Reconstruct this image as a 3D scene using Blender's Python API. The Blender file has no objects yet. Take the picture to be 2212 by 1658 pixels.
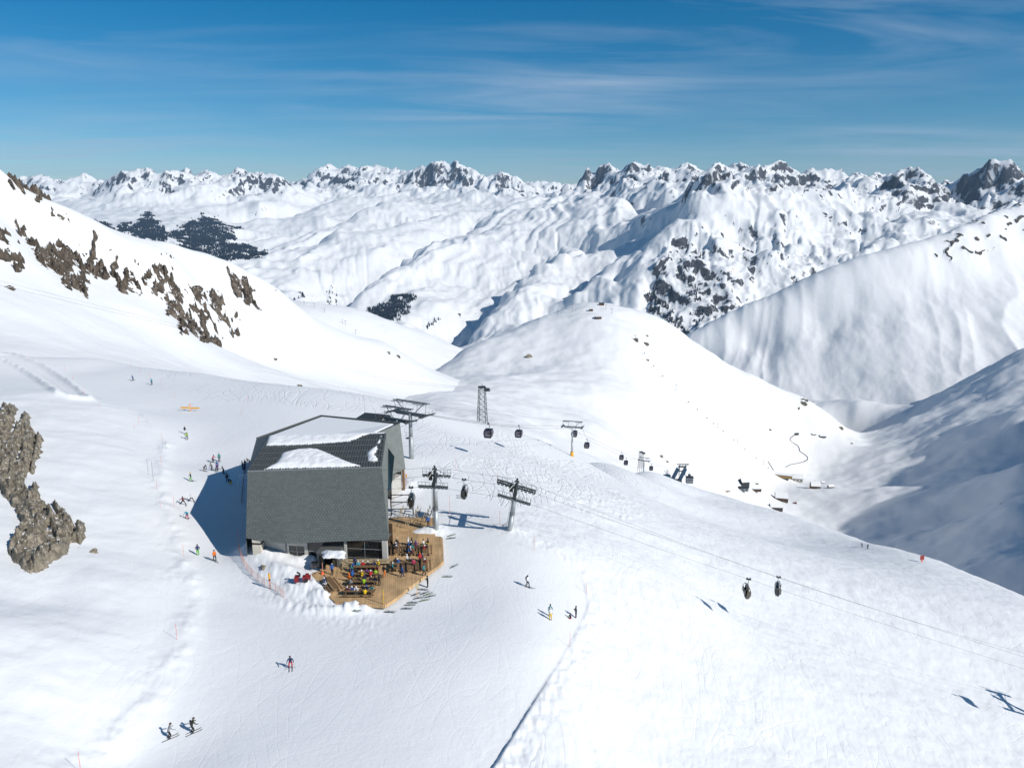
import bpy, bmesh, math, random
import numpy as np
from mathutils import Vector, Matrix
random.seed(7); RNG = np.random.default_rng(7)
D2R = math.pi / 180
SC = bpy.context.scene
COL = SC.collection

# ------------------------------------------------------------------ camera, sky, sun, exposure
PITCH = 13.0 * D2R; FPX = 1683.0; CX, CY = 1106.0, 829.0; KS = 1.1
CAM = np.array([0.0, 0.0, 50.0 * KS])
cd = bpy.data.cameras.new('camera'); cam = bpy.data.objects.new('camera', cd); COL.objects.link(cam)
cam.location = CAM; cam.rotation_euler = (math.pi / 2 - PITCH, 0, 0)
cd.sensor_width = 36; cd.lens = 36 * FPX / 2212; cd.clip_start = 1; cd.clip_end = 120000
SC.camera = cam
SUN_EL = 34.0 * D2R; SUN_TO = Vector((0.857 * math.cos(SUN_EL), -0.515 * math.cos(SUN_EL), math.sin(SUN_EL)))
sl = bpy.data.lights.new('sun', 'SUN'); sun = bpy.data.objects.new('sun', sl); COL.objects.link(sun)
sl.energy = 4.0; sl.angle = 0.5 * D2R; sl.color = (1.0, 0.965, 0.91)
sun.rotation_euler = SUN_TO.to_track_quat('Z', 'Y').to_euler(); sun.location = (60, -40, 120)
SC.view_settings.view_transform = 'Standard'; SC.view_settings.look = 'None'
SC.view_settings.exposure = 0.12; SC.view_settings.gamma = 1; SC.view_settings.use_curve_mapping = False
W = bpy.data.worlds.new('World'); SC.world = W; W.use_nodes = True
wt = W.node_tree; wn = wt.nodes; wl = wt.links; wn.clear()
def N(t, x, **kw):
    n = t.nodes.new(x)
    for k, v in kw.items(): setattr(n, k, v)
    return n
sky = N(wt, 'ShaderNodeTexSky', sky_type='NISHITA', sun_disc=False)
sky.sun_elevation = SUN_EL; sky.sun_rotation = math.atan2(SUN_TO.x, SUN_TO.y); sky.altitude = 2600
sky.air_density = 1.0; sky.dust_density = 0.35; sky.ozone_density = 3.0
hs = N(wt, 'ShaderNodeHueSaturation'); hs.inputs['Saturation'].default_value = 1.45; hs.inputs['Value'].default_value = 1.0; hs.inputs['Hue'].default_value = 0.491
wl.new(sky.outputs[0], hs.inputs['Color'])
# thin cirrus, laid on a high flat layer: direction / height gives the layer's coordinates
tc = N(wt, 'ShaderNodeTexCoord'); sx = N(wt, 'ShaderNodeSeparateXYZ'); wl.new(tc.outputs['Generated'], sx.inputs[0])
def MT(t, op, a, b=None, c=None, clamp=False):
    m = t.nodes.new('ShaderNodeMath'); m.operation = op; m.use_clamp = clamp
    for i, q in enumerate((a, b, c)):
        if q is None: continue
        if isinstance(q, (int, float)): m.inputs[i].default_value = q
        else: t.links.new(q, m.inputs[i])
    return m.outputs[0]
zz = MT(wt, 'MAXIMUM', sx.outputs[2], 0.0); zz = MT(wt, 'ADD', zz, 0.06)
cx_ = MT(wt, 'DIVIDE', sx.outputs[0], zz); cy_ = MT(wt, 'DIVIDE', sx.outputs[1], zz)
cc = N(wt, 'ShaderNodeCombineXYZ'); wl.new(cx_, cc.inputs[0]); wl.new(cy_, cc.inputs[1])
mp = N(wt, 'ShaderNodeMapping'); mp.inputs['Rotation'].default_value = (0, 0, -0.5); mp.inputs['Scale'].default_value = (0.34, 0.95, 1); mp.inputs['Location'].default_value = (0.6, 0.2, 0)
wl.new(cc.outputs[0], mp.inputs[0])
n1 = N(wt, 'ShaderNodeTexNoise'); n1.inputs['Scale'].default_value = 1.1; n1.inputs['Detail'].default_value = 9; n1.inputs['Roughness'].default_value = 0.55; n1.inputs['Distortion'].default_value = 1.1
wl.new(mp.outputs[0], n1.inputs['Vector'])
n2 = N(wt, 'ShaderNodeTexNoise'); n2.inputs['Scale'].default_value = 0.30; n2.inputs['Detail'].default_value = 3
wl.new(cc.outputs[0], n2.inputs['Vector'])
a1 = N(wt, 'ShaderNodeMapRange'); a1.inputs[1].default_value = 0.40; a1.inputs[2].default_value = 0.84; wl.new(n1.outputs[0], a1.inputs[0])
a2 = N(wt, 'ShaderNodeMapRange'); a2.inputs[1].default_value = 0.36; a2.inputs[2].default_value = 0.62; wl.new(n2.outputs[0], a2.inputs[0])
ca = MT(wt, 'MULTIPLY', a1.outputs[0], a2.outputs[0]); ca = MT(wt, 'MULTIPLY', ca, 0.95)
mx = N(wt, 'ShaderNodeMix', data_type='RGBA'); wl.new(ca, mx.inputs[0]); wl.new(hs.outputs[0], mx.inputs[6]); mx.inputs[7].default_value = (5.2, 6.6, 8.6, 1)
bg = N(wt, 'ShaderNodeBackground'); bg.inputs['Strength'].default_value = 0.075; wl.new(mx.outputs[2], bg.inputs[0])
wo = N(wt, 'ShaderNodeOutputWorld'); wl.new(bg.outputs[0], wo.inputs[0])
SC.cycles.max_bounces = 6; SC.cycles.diffuse_bounces = 1

# ------------------------------------------------------------------ from a bearing in the photograph to a place in the world
SP, CP = math.sin(PITCH), math.cos(PITCH)
def ray(u, v):
    a = (u - CX) / FPX; b = (v - CY) / FPX
    return np.array([a, CP - b * SP, -SP - b * CP])
def PZ(u, v, z):                       # at height z (units of 1.1 m)
    d = ray(u, v); s = (z - 50.0) / d[2]; p = d * s; p[2] += 50; return p * KS
def PR(u, v, r):                       # at horizontal distance r
    d = ray(u, v); s = r / math.hypot(d[0], d[1]); p = d * s; p[2] += 50; return p * KS
def PD(u, v, dep):                     # at depth dep along the view axis
    p = ray(u, v) * dep; p[2] += 50; return p * KS
def HR(u, r, z):                       # hidden points: bearing, distance, height
    a = math.atan((u - CX) / (FPX * 0.96)); return np.array([r * math.sin(a), r * math.cos(a), z]) * KS
def proj(x, y, z):                     # back to picture units, for laying out what grows on the slopes
    zz = z - CAM[2]; fw = y * CP - zz * SP; up = y * SP + zz * CP
    return CX + FPX * x / fw, CY - FPX * up / fw

# ------------------------------------------------------------------ noise
def _h(ix, iy, s):
    h = (ix.astype(np.int64) * 374761393 + iy.astype(np.int64) * 668265263 + s * 1442695041) & 0x7fffffff
    h = ((h ^ (h >> 13)) * 1274126177) & 0x7fffffff
    h = (h ^ (h >> 16)) & 0xffff
    return h.astype(np.float32) / 65535.0 * (2 * math.pi)
def perlin(x, y, s=0):
    ix = np.floor(x); iy = np.floor(y); fx = (x - ix).astype(np.float32); fy = (y - iy).astype(np.float32)
    ix = ix.astype(np.int64); iy = iy.astype(np.int64)
    def g(dx, dy):
        a = _h(ix + dx, iy + dy, s); return np.cos(a) * (fx - dx) + np.sin(a) * (fy - dy)
    ux = fx * fx * fx * (fx * (fx * 6 - 15) + 10); uy = fy * fy * fy * (fy * (fy * 6 - 15) + 10)
    a = g(0, 0); b = g(1, 0); c = g(0, 1); d = g(1, 1)
    return (a + ux * (b - a) + uy * (c + ux * (d - c) - (a + ux * (b - a)))) * 1.5
def fbm(x, y, o=5, s=0, g=0.5, l=2.03):
    t = 0; a = 1.0
    for i in range(o):
        t = t + a * perlin(x, y, s + i * 17); x = x * l + 13.7; y = y * l + 7.1; a *= g
    return t
def ridged(x, y, o=5, s=0, g=0.5, l=2.07):
    t = 0; a = 1.0; w = 1.0
    for i in range(o):
        n = 1 - np.abs(perlin(x, y, s + i * 31)) * 1.6; n = n * n * w; t = t + a * n; w = np.clip(n * 1.5, 0, 1); x = x * l + 3.1; y = y * l + 9.2; a *= g
    return t
def sharp(x, y, o=6, s=0, g=0.52, l=2.11):
    t = 0; a = 1.0; w = 1.0
    for i in range(o):
        n = 1 - np.abs(perlin(x, y, s + i * 29)) * 1.9; t = t + a * n * w; w = np.clip(.35 + n * .9, .2, 1); c, q = math.cos(.7), math.sin(.7); x, y = (x * c - y * q) * l + 5.3, (x * q + y * c) * l + 1.7; a *= g
    return t
def sstep(a, b, x):
    t = np.clip((x - a) / (b - a), 0, 1); return t * t * (3 - 2 * t)

# ------------------------------------------------------------------ smooth surface through control points, in (bearing, log distance)
def rbf(pts, az, lr, kind='tps', lam=1e-5, step=4):
    P = np.array(pts); a = np.arctan2(P[:, 0], P[:, 1]); l = np.log(np.hypot(P[:, 0], P[:, 1])); z = P[:, 2] / np.hypot(P[:, 0], P[:, 1])
    n = len(a)
    def k(d2):
        if kind == 'lin': return -np.sqrt(d2 + 1e-6)
        if kind == 'cub': return (d2 + 1e-9) ** 1.5
        return 0.5 * d2 * np.log(d2 + 1e-12)
    M = np.zeros((n + 3, n + 3)); M[:n, :n] = k((a[:, None] - a) ** 2 + (l[:, None] - l) ** 2) + np.eye(n) * lam
    Q = np.stack([np.ones(n), a, l], 1); M[:n, n:] = Q; M[n:, :n] = Q.T
    w = np.linalg.solve(M, np.r_[z, 0, 0, 0])
    ca = az[::step] if (len(az) - 1) % step == 0 else np.r_[az[::step], az[-1]]
    cl = lr[::step] if (len(lr) - 1) % step == 0 else np.r_[lr[::step], lr[-1]]
    A, L = np.meshgrid(ca, cl)
    out = np.full(A.shape, w[n]) + w[n + 1] * A + w[n + 2] * L
    for i in range(n): out += w[i] * k((A - a[i]) ** 2 + (L - l[i]) ** 2)
    Z = resample(out, ca, cl, az, lr)
    return Z * np.exp(lr)[:, None]
def resample(G, xa, ya, xb, yb):
    def cub(G, xa, xb):                                   # Catmull-Rom along the last axis, near-uniform knots
        i = np.clip(np.searchsorted(xa, xb, 'right') - 1, 0, len(xa) - 2); t = (xb - xa[i]) / (xa[i + 1] - xa[i])
        g = lambda j: G[..., np.clip(j, 0, len(xa) - 1)]
        p0, p1, p2, p3 = g(i - 1), g(i), g(i + 1), g(i + 2)
        return p1 + 0.5 * t * (p2 - p0 + t * (2 * p0 - 5 * p1 + 4 * p2 - p3 + t * (3 * (p1 - p2) + p3 - p0)))
    return cub(cub(G, xa, xb).T, ya, yb).T

def grid_mesh(name, X, Y, Z, mat, attrs=None, keep=None, smooth=True):
    nr, na = X.shape
    me = bpy.data.meshes.new(name)
    co = np.stack([X, Y, Z], -1).astype(np.float32).reshape(-1, 3)
    i = np.arange(nr * na).reshape(nr, na)
    q = np.stack([i[:-1, :-1], i[:-1, 1:], i[1:, 1:], i[1:, :-1]], -1).reshape(-1, 4)
    if keep is not None:
        kq = (keep[:-1, :-1] | keep[:-1, 1:] | keep[1:, 1:] | keep[1:, :-1]).reshape(-1); q = q[kq]
        used = np.zeros(nr * na, bool); used[q.ravel()] = True; mapi = np.cumsum(used) - 1
        co = co[used]; q = mapi[q]
    else: used = None
    me.vertices.add(len(co)); me.vertices.foreach_set('co', co.ravel())
    me.loops.add(q.size); me.loops.foreach_set('vertex_index', q.ravel().astype(np.int32))
    me.polygons.add(len(q)); me.polygons.foreach_set('loop_start', np.arange(0, q.size, 4, dtype=np.int32))
    me.update(calc_edges=True)
    if smooth: me.polygons.foreach_set('use_smooth', np.ones(len(q), bool))
    for k, a in (attrs or {}).items():
        at = me.attributes.new(k, 'FLOAT', 'POINT'); a = a.reshape(-1).astype(np.float32)
        at.data.foreach_set('value', a if used is None else a[used])
    me.materials.append(mat)
    o = bpy.data.objects.new(name, me); COL.objects.link(o)
    return o

# ------------------------------------------------------------------ stream-power erosion on the (bearing, log distance) grid
def erode(H, rr, dth, iters=14, Kc=1.0, m=0.45, diff=0.12, mask=None, seed=0):
    nr, na = H.shape; n = nr * na; H = H.copy(); dx = (rr * dth)[:, None] * np.ones((1, na))
    ids = np.arange(n).reshape(nr, na); dxf = dx.ravel(); cell = (dx * dx).ravel() * 1e-6
    nb = [(-1, 0), (1, 0), (0, -1), (0, 1), (-1, -1), (-1, 1), (1, -1), (1, 1)]
    rs = np.random.default_rng(seed)
    for it in range(iters):
        Hp = np.pad(H, 1, mode='edge'); best = np.full(H.shape, 1e-4); rec = ids.copy()
        for dy, dx_ in nb:
            s = (H - Hp[1 + dy:1 + dy + nr, 1 + dx_:1 + dx_ + na]) / (dx * (1.0 if dy == 0 or dx_ == 0 else 1.4142)) * (0.92 + 0.16 * rs.random(H.shape))
            t = s > best; best = np.where(t, s, best)
            rec = np.where(t, np.clip(ids + dy * na + dx_, 0, n - 1), rec)
        rec[0, :] = ids[0, :]; rec[-1, :] = ids[-1, :]; rec[:, 0] = ids[:, 0]; rec[:, -1] = ids[:, -1]
        rec = rec.ravel(); dep = (rec != np.arange(n)).astype(np.int32); p = rec.copy()
        for _ in range(14):
            dep = dep + dep[p]; p = p[p]
        order = np.argsort(dep, kind='stable'); ds = dep[order]; mxd = int(ds[-1]); b = np.searchsorted(ds, np.arange(mxd + 2))
        A = cell.copy()
        for L in range(mxd, 0, -1):
            idx = order[b[L]:b[L + 1]]; np.add.at(A, rec[idx], A[idx])
        F = Kc * A ** m / (dxf / 50.0)
        if mask is not None: F = F * mask.ravel()
        h = H.ravel().copy()
        for L in range(1, mxd + 1):
            idx = order[b[L]:b[L + 1]]; f = F[idx]; h[idx] = (h[idx] + f * h[rec[idx]]) / (1 + f)
        H = h.reshape(nr, na)
        Hp = np.pad(H, 1, mode='edge')
        H = H + diff * ((Hp[2:, 1:-1] + Hp[:-2, 1:-1] + Hp[1:-1, 2:] + Hp[1:-1, :-2]) / 4 - H)
    return H
# ------------------------------------------------------------------ materials
def mat(name, col=(0.8, 0.8, 0.8), rough=0.6, metal=0.0, var=0.0, vs=8.0, bump=0.0, bs=40.0, trans=0.0, spec=None, alpha=None):
    m = bpy.data.materials.new(name); m.use_nodes = True; t = m.node_tree; b = t.nodes['Principled BSDF']
    b.inputs['Base Color'].default_value = (*col, 1); b.inputs['Roughness'].default_value = rough; b.inputs['Metallic'].default_value = metal
    if spec is not None: b.inputs['Specular IOR Level'].default_value = spec
    if trans: b.inputs['Transmission Weight'].default_value = trans
    if alpha is not None: b.inputs['Alpha'].default_value = alpha
    if var or bump:
        tc = N(t, 'ShaderNodeTexCoord'); n = N(t, 'ShaderNodeTexNoise'); n.inputs['Scale'].default_value = vs; n.inputs['Detail'].default_value = 4
        t.links.new(tc.outputs['Object'], n.inputs['Vector'])
        if var:
            mr = N(t, 'ShaderNodeMapRange'); mr.inputs[1].default_value = 0.3; mr.inputs[2].default_value = 0.7
            mr.inputs[3].default_value = 1 - var; mr.inputs[4].default_value = 1 + var; t.links.new(n.outputs[0], mr.inputs[0])
            mm = N(t, 'ShaderNodeVectorMath', operation='SCALE'); mm.inputs[0].default_value = col; t.links.new(mr.outputs[0], mm.inputs['Scale'])
            t.links.new(mm.outputs[0], b.inputs['Base Color'])
        if bump:
            n2 = N(t, 'ShaderNodeTexNoise'); n2.inputs['Scale'].default_value = bs; n2.inputs['Detail'].default_value = 3; t.links.new(tc.outputs['Object'], n2.inputs['Vector'])
            bp = N(t, 'ShaderNodeBump'); bp.inputs['Distance'].default_value = bump; t.links.new(n2.outputs[0], bp.inputs['Height']); t.links.new(bp.outputs[0], b.inputs['Normal'])
    return m
SNOW = (0.83, 0.835, 0.84)
def snow_mat(name, s1=0.35, b1=0.12, s2=3.0, b2=0.02, track=0.0, rock=None, rocks=0.02, soft=0.06, rcol=((0.055, 0.047, 0.040), (0.16, 0.14, 0.12)), ridge=0.0):
    m = bpy.data.materials.new(name); m.use_nodes = True; t = m.node_tree; b = t.nodes['Principled BSDF']
    b.inputs['Roughness'].default_value = 0.75; b.inputs['Specular IOR Level'].default_value = 0.25
    tc = N(t, 'ShaderNodeTexCoord')
    def noise(sc, det=5, ro=0.55, dist=0.0, vec=None):
        n = N(t, 'ShaderNodeTexNoise'); n.inputs['Scale'].default_value = sc; n.inputs['Detail'].default_value = det
        n.inputs['Roughness'].default_value = ro; n.inputs['Distortion'].default_value = dist; t.links.new(vec or tc.outputs['Object'], n.inputs['Vector']); return n.outputs[0]
    cr = N(t, 'ShaderNodeMapRange'); cr.inputs[3].default_value = 0.965; cr.inputs[4].default_value = 1.03; t.links.new(noise(s1 * 0.3, 6), cr.inputs[0])
    sm = N(t, 'ShaderNodeVectorMath', operation='SCALE'); sm.inputs[0].default_value = SNOW; t.links.new(cr.outputs[0], sm.inputs['Scale'])
    colour = sm.outputs[0]; h = MT(t, 'ADD', MT(t, 'MULTIPLY', noise(s1, 7, 0.6), b1), MT(t, 'MULTIPLY', noise(s2, 5, 0.6), b2))
    if ridge:
        rn_ = N(t, 'ShaderNodeTexNoise', noise_type='RIDGED_MULTIFRACTAL', normalize=False); rn_.inputs['Scale'].default_value = s1 * .8; rn_.inputs['Detail'].default_value = 6; rn_.inputs['Roughness'].default_value = .5; rn_.inputs['Distortion'].default_value = .6
        t.links.new(tc.outputs['Object'], rn_.inputs['Vector']); at0 = N(t, 'ShaderNodeAttribute', attribute_name='alpine'); h = MT(t, 'ADD', h, MT(t, 'MULTIPLY', MT(t, 'MULTIPLY', rn_.outputs[0], ridge), at0.outputs['Fac']))
    if track:
        at = N(t, 'ShaderNodeAttribute', attribute_name='track')
        acc = None
        for rot, sc, thr in ((0.5, 0.05, 0.93), (-0.7, 0.065, 0.94), (1.3, 0.045, 0.93), (0.05, 0.08, 0.95)):
            mp = N(t, 'ShaderNodeMapping'); mp.inputs['Rotation'].default_value = (0, 0, rot); mp.inputs['Scale'].default_value = (1, 0.35, 1); t.links.new(tc.outputs['Object'], mp.inputs[0])
            w = noise(sc, 1.0, 0.4, 0.15, mp.outputs[0])
            # iso-lines of a smooth field: single meandering ski tracks
            f = MT(t, 'FRACT', MT(t, 'MULTIPLY', w, 16.0)); f = MT(t, 'ABSOLUTE', MT(t, 'SUBTRACT', f, 0.5)); f = MT(t, 'SUBTRACT', 1.0, MT(t, 'MULTIPLY', f, 2.0))
            f = MT(t, 'POWER', f, 16.0); acc = f if acc is None else MT(t, 'MAXIMUM', acc, f)
        brk = N(t, 'ShaderNodeMapRange'); brk.inputs[1].default_value = 0.36; brk.inputs[2].default_value = 0.52; t.links.new(noise(0.045, 3), brk.inputs[0])
        acc = MT(t, 'MULTIPLY', MT(t, 'MULTIPLY', acc, at.outputs['Fac']), brk.outputs[0])
        h = MT(t, 'SUBTRACT', h, MT(t, 'MULTIPLY', acc, track))
    if rock is not None:
        at = N(t, 'ShaderNodeAttribute', attribute_name='rock')
        mp = N(t, 'ShaderNodeMapping'); mp.inputs['Scale'].default_value = (1, 1, 0.3); t.links.new(tc.outputs['Object'], mp.inputs[0])
        f = MT(t, 'ADD', at.outputs['Fac'], MT(t, 'MULTIPLY', MT(t, 'SUBTRACT', noise(rocks, 8, 0.68, 0.4, mp.outputs[0]), 0.5), rock))
        r = N(t, 'ShaderNodeMapRange'); r.inputs[1].default_value = 0.5 - soft; r.inputs[2].default_value = 0.5 + soft; t.links.new(f, r.inputs[0])
        rc = N(t, 'ShaderNodeValToRGB'); rc.color_ramp.elements[0].position = 0.32; rc.color_ramp.elements[1].position = 0.7
        rc.color_ramp.elements[0].color = (*rcol[0], 1); rc.color_ramp.elements[1].color = (*rcol[1], 1); t.links.new(noise(rocks * 3, 6, 0.7), rc.inputs[0])
        mx = N(t, 'ShaderNodeMix', data_type='RGBA'); t.links.new(r.outputs[0], mx.inputs[0]); t.links.new(colour, mx.inputs[6]); t.links.new(rc.outputs[0], mx.inputs[7]); colour = mx.outputs[2]
        h = MT(t, 'ADD', h, MT(t, 'MULTIPLY', r.outputs[0], MT(t, 'MULTIPLY', noise(rocks * 2.5, 8, 0.7), 0.5 / rocks * 0.35)))
    t.links.new(colour, b.inputs['Base Color'])
    bp = N(t, 'ShaderNodeBump'); bp.inputs['Distance'].default_value = 1.0; bp.inputs['Strength'].default_value = 1.0
    t.links.new(h, bp.inputs['Height']); t.links.new(bp.outputs[0], b.inputs['Normal'])
    return m

def tag(o, label=None, cat=None, group=None, kind=None):
    if label: o['label'] = label
    if cat: o['category'] = cat
    if group: o['group'] = group
    if kind: o['kind'] = kind
    return o
def seg_dist(X, Y, pts):
    """distance to a world polyline, and signed side of its nearest segment, and position along"""
    best = np.full(X.shape, 1e9); side = np.zeros(X.shape); along = np.zeros(X.shape); acc = 0.0
    for (ax, ay), (bx, by) in zip(pts[:-1], pts[1:]):
        dx, dy = bx - ax, by - ay; L2 = dx * dx + dy * dy; L = math.sqrt(L2)
        t = np.clip(((X - ax) * dx + (Y - ay) * dy) / L2, 0, 1); d = np.hypot(X - ax - t * dx, Y - ay - t * dy)
        s = np.sign((X - ax) * dy - (Y - ay) * dx); m = d < best
        best = np.where(m, d, best); side = np.where(m, s, side); along = np.where(m, acc + t * L, along); acc += L
    return best, side, along
def inpoly(u, v, poly):
    c = np.zeros(u.shape, bool); n = len(poly)
    for i in range(n):
        x0, y0 = poly[i]; x1, y1 = poly[(i + 1) % n]
        if y0 == y1: continue
        c ^= ((y0 > v) != (y1 > v)) & (u < (x1 - x0) * (v - y0) / (y1 - y0) + x0)
    return c
def smooth(p, n=10):                    # Catmull-Rom through picture points
    out = []; P = [p[0]] + list(p) + [p[-1]]
    for i in range(1, len(P) - 2):
        a, b, c, d = (np.array(q, float) for q in P[i - 1:i + 3])
        for k in range(n):
            t = k / n; out.append(b + 0.5 * t * (c - a + t * (2 * a - 5 * b + 4 * c - d + t * (3 * (b - c) + d - a))))
    out.append(np.array(p[-1], float)); return [tuple(q) for q in out]
def behind(pts, fr=1.15, ex=0.35):
    out = []
    for p in pts:
        p = p / KS; r = math.hypot(p[0], p[1]); sl = (50 - p[2]) / r; a = math.atan2(p[0], p[1]); r2 = r * fr
        out.append(np.array([r2 * math.sin(a), r2 * math.cos(a), p[2] - (r2 - r) * (sl + ex)]) * KS)
    return out
def crest_pts(lst, fr=1.12, ex=0.3, f=PR):
    a = [f(*q) for q in lst]; return a + behind(a, fr, ex)

# ------------------------------------------------------------------ near slopes: the piste plateau and the side that falls away
nearpts = [PZ(*q) for q in [
 (-200,1700,5.48),(0,1658,4.86),(0,1500,5.79),(0,1350,7.03),(0,1200,6.38),(0,1050,7.81),(0,950,8.83),(-200,1200,8.63),(-200,900,11.9),
 (100,1300,4.54),(100,1500,4.55),(100,1658,3.37),(190,1658,1.4),(200,1250,4.33),(250,1050,4.13),(220,950,5.76),(300,1300,2.66),(330,1100,2.57),(320,1000,3.1),(380,1250,1.2),(400,1350,0.9),(385,1450,0.8),(310,1560,0.8),(200,1450,3.74),
 (260,1658,0.2),(500,1658,0),(900,1658,-0.4),(700,1500,-0.3),(600,1400,-0.4),(450,1300,-0.2),(430,1200,0),(425,1100,0),(410,1000,0),(400,960,0),(520,1050,0),(520,950,0),(400,900,0),(600,1250,-0.3),(800,1330,-0.6),(1000,1300,-0.8),(1150,1300,-1.2),(1000,1200,-0.5),(1000,1130,-0.3),(1100,1140,-0.4),(700,1150,-0.2),(1050,1500,-1),(1000,1600,-0.9),(1170,1400,-1.2),
 (700,1000,0),(889,990,0),(980,1010,-1.6),(1000,1060,-1),(1080,1080,-2),
 (300,830,0),(200,800,0.6),(100,790,2),(30,775,3.2),(460,860,0),(400,850,0),(560,890,0),(700,920,-0.5),(850,940,-2),(950,940,-5),
 (1300,1160,-6),(1200,1150,-2.4),(1200,1080,-6),(1300,1080,-14),(1150,1010,-10),(1050,950,-12),(1200,1000,-20),
 (1548,1302,-17),(1400,1100,-22.6),(1600,1150,-40),(1700,1250,-27.5),(1900,1300,-33),(2092,1503,-34),(2212,1658,-31),(1600,1658,-12.5),(1400,1658,-7.5),(1350,1500,-7),(1190,1658,-3),(1400,1400,-8.5),(1300,1300,-5),(1310,1240,-5),(1200,1190,-1.6),(1220,1560,-3.2),(1450,1250,-10),(1700,1400,-21),(1900,1500,-25),(2000,1658,-23),(1800,1200,-50),
 (-300,2000,6.72),(300,2000,1),(1106,2000,-1),(1500,2000,-7),(2200,2000,-20),(2600,1700,-42),(2700,1500,-58)]]
pc = [PZ(*q) for q in [(0,766,3.8),(110,772,2.2),(230,777,.2),(330,795,-.6),(450,808,-1.5),(600,830,-3),(720,844,-5),(830,862,-8),(950,890,-12.5),(1050,915,-17),(1130,940,-22),(1237,984,-29.5)]]
pc2 = [PD(*q) for q in [(1300,999,310),(1390,1017,355),(1430,1030,368),(1465,1042,380),(1500,1052,382),(1530,1062,383),(1565,1071,382),(1600,1082,378),(1650,1100,370),(1700,1118,380),(1800,1150,330),(1861,1167,305),(2000,1207,262),(2100,1243,235),(2212,1288,212),(2330,1330,195)]]
nearpts += [PD(*q) for q in [(1500,1072,335),(1600,1108,315),(1390,1032,320),(1700,1150,300),(1320,1022,290),(1800,1180,275),(1465,1110,260)]]
nearpts += pc + pc2 + behind(pc + pc2, 1.12, 0.32) + behind(pc, 1.5, 0.42) + behind(pc2, 1.27, .42) + behind(pc2, 1.05, .12)
lh = [PZ(*q) for q in [(0,850,8.6),(50,845,8.3),(100,845,7.6),(185,862,5.6),(250,880,4),(300,900,2.8)]]
nearpts += lh + [HR(0,232,6.2),HR(100,230,4.3),HR(180,224,2.8),HR(0,255,4),HR(250,218,1.6),HR(330,205,.6)] + [PZ(*q) for q in [(0,900,9),(100,890,8),(200,893,5.9),(250,912,4.6),(300,930,2.9)]]
AZ = np.linspace(-46, 46, 861) * D2R; LR = np.linspace(math.log(30), math.log(620), 621) 
NZ = rbf(nearpts, AZ, LR, 'tps', 2e-5)
NX = np.exp(LR)[:, None] * np.sin(AZ); NY = np.exp(LR)[:, None] * np.cos(AZ)
NU, NV = proj(NX, NY, NZ)
def wline(pts, z=0, n=6):
    return [tuple(PZ(a, b, z)[:2]) for a, b in smooth(pts, n)]
# terrain-height lookup before details
def lut(Z, x, y, AZ=AZ, LR=LR):
    a = math.atan2(x, y); l = math.log(math.hypot(x, y)); i = (a - AZ[0]) / (AZ[1] - AZ[0]); j = (l - LR[0]) / (LR[1] - LR[0])
    i = min(max(i, 0), len(AZ) - 1.001); j = min(max(j, 0), len(LR) - 1.001); i0, j0 = int(i), int(j); fi, fj = i - i0, j - j0
    return float((Z[j0, i0] * (1 - fi) + Z[j0, i0 + 1] * fi) * (1 - fj) + (Z[j0 + 1, i0] * (1 - fi) + Z[j0 + 1, i0 + 1] * fi) * fj)
def blur(A, n):
    for _ in range(n):
        P = np.pad(A, 1, mode='edge'); A = (P[2:, 1:-1] + P[:-2, 1:-1] + P[1:-1, 2:] + P[1:-1, :-2] + 2 * A) / 6
    return A
def hit(u, v, Z=None, AZg=None, LRg=None):
    """where the line of sight (u, v) meets the near slopes"""
    Z = NZ if Z is None else Z; AZg = AZ if AZg is None else AZg; LRg = LR if LRg is None else LRg
    d = ray(u, v); s0 = math.exp(LRg[0]) / math.hypot(d[0], d[1]); s1 = math.exp(LRg[-1]) / math.hypot(d[0], d[1]); s = s0; ps = s0
    while s < s1:
        p = CAM + d * s
        if p[2] < lut(Z, p[0], p[1], AZg, LRg):
            lo, hi = ps, s
            for _ in range(24):
                m = (lo + hi) / 2; p = CAM + d * m
                if p[2] < lut(Z, p[0], p[1], AZg, LRg): hi = m
                else: lo = m
            return CAM + d * hi
        ps = s; s *= 1.01
    return CAM + d * ps
def hline(pts, n=8): return [tuple(hit(a, b)[:2]) for a, b in smooth(pts, n)]

# windrow pushed up along the left edge of the piste, lip along the right edge, mounds, cat track
bankL = hline([(100,1760),(200,1658),(290,1560),(370,1450),(405,1350),(408,1250),(385,1150),(355,1060),(352,990),(362,955)])
lipR = hline([(985,1760),(1060,1658),(1165,1490),(1215,1410),(1262,1320),(1262,1280),(1245,1235),(1180,1190),(1110,1160),(1085,1145)])
LN = fbm(NX / 1.6, NY / 1.6, 4, 3); LB = fbm(NX / 0.7, NY / 0.7, 3, 9)
dx = np.zeros_like(NZ)
d, s, a = seg_dist(NX, NY, bankL)
BLn = fbm(NX / 4.5, NY / 4.5, 4, 33)
dx += (0.26 + .28 * np.clip(BLn, -.5, 1)) * np.exp(-(d / 1.5) ** 2) * (1 + .25 * LN) + np.exp(-((d - 2.2) / 2.4) ** 2) * np.where(s < 0, 0.10, 0.01) * (LN + LB * .4) * (.5 + BLn)
lipPic = smooth([(985,1760),(1060,1658),(1165,1490),(1215,1410),(1262,1320),(1262,1280),(1245,1235),(1180,1190),(1110,1160),(1085,1145)])
d, s, a = seg_dist(NX, NY, lipR); s = np.where(inpoly(NU, NV, lipPic + [(1130,1085),(1300,1085),(1500,1040),(3500,1000),(3500,4000),(700,4000)]), 1.0, -1.0)
off = np.where(s > 0, 1.0, 0.0) * sstep(0.0, 0.5, d) * np.exp(-(d / 12.0) ** 2)
wl_ = 0.55 + 0.45 * sstep(18, 30, a) * 0 + 0.0
dx += off * (0.16 + 0.26 * sstep(1420, 1540, NV) + 0.05 * LN)
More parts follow.
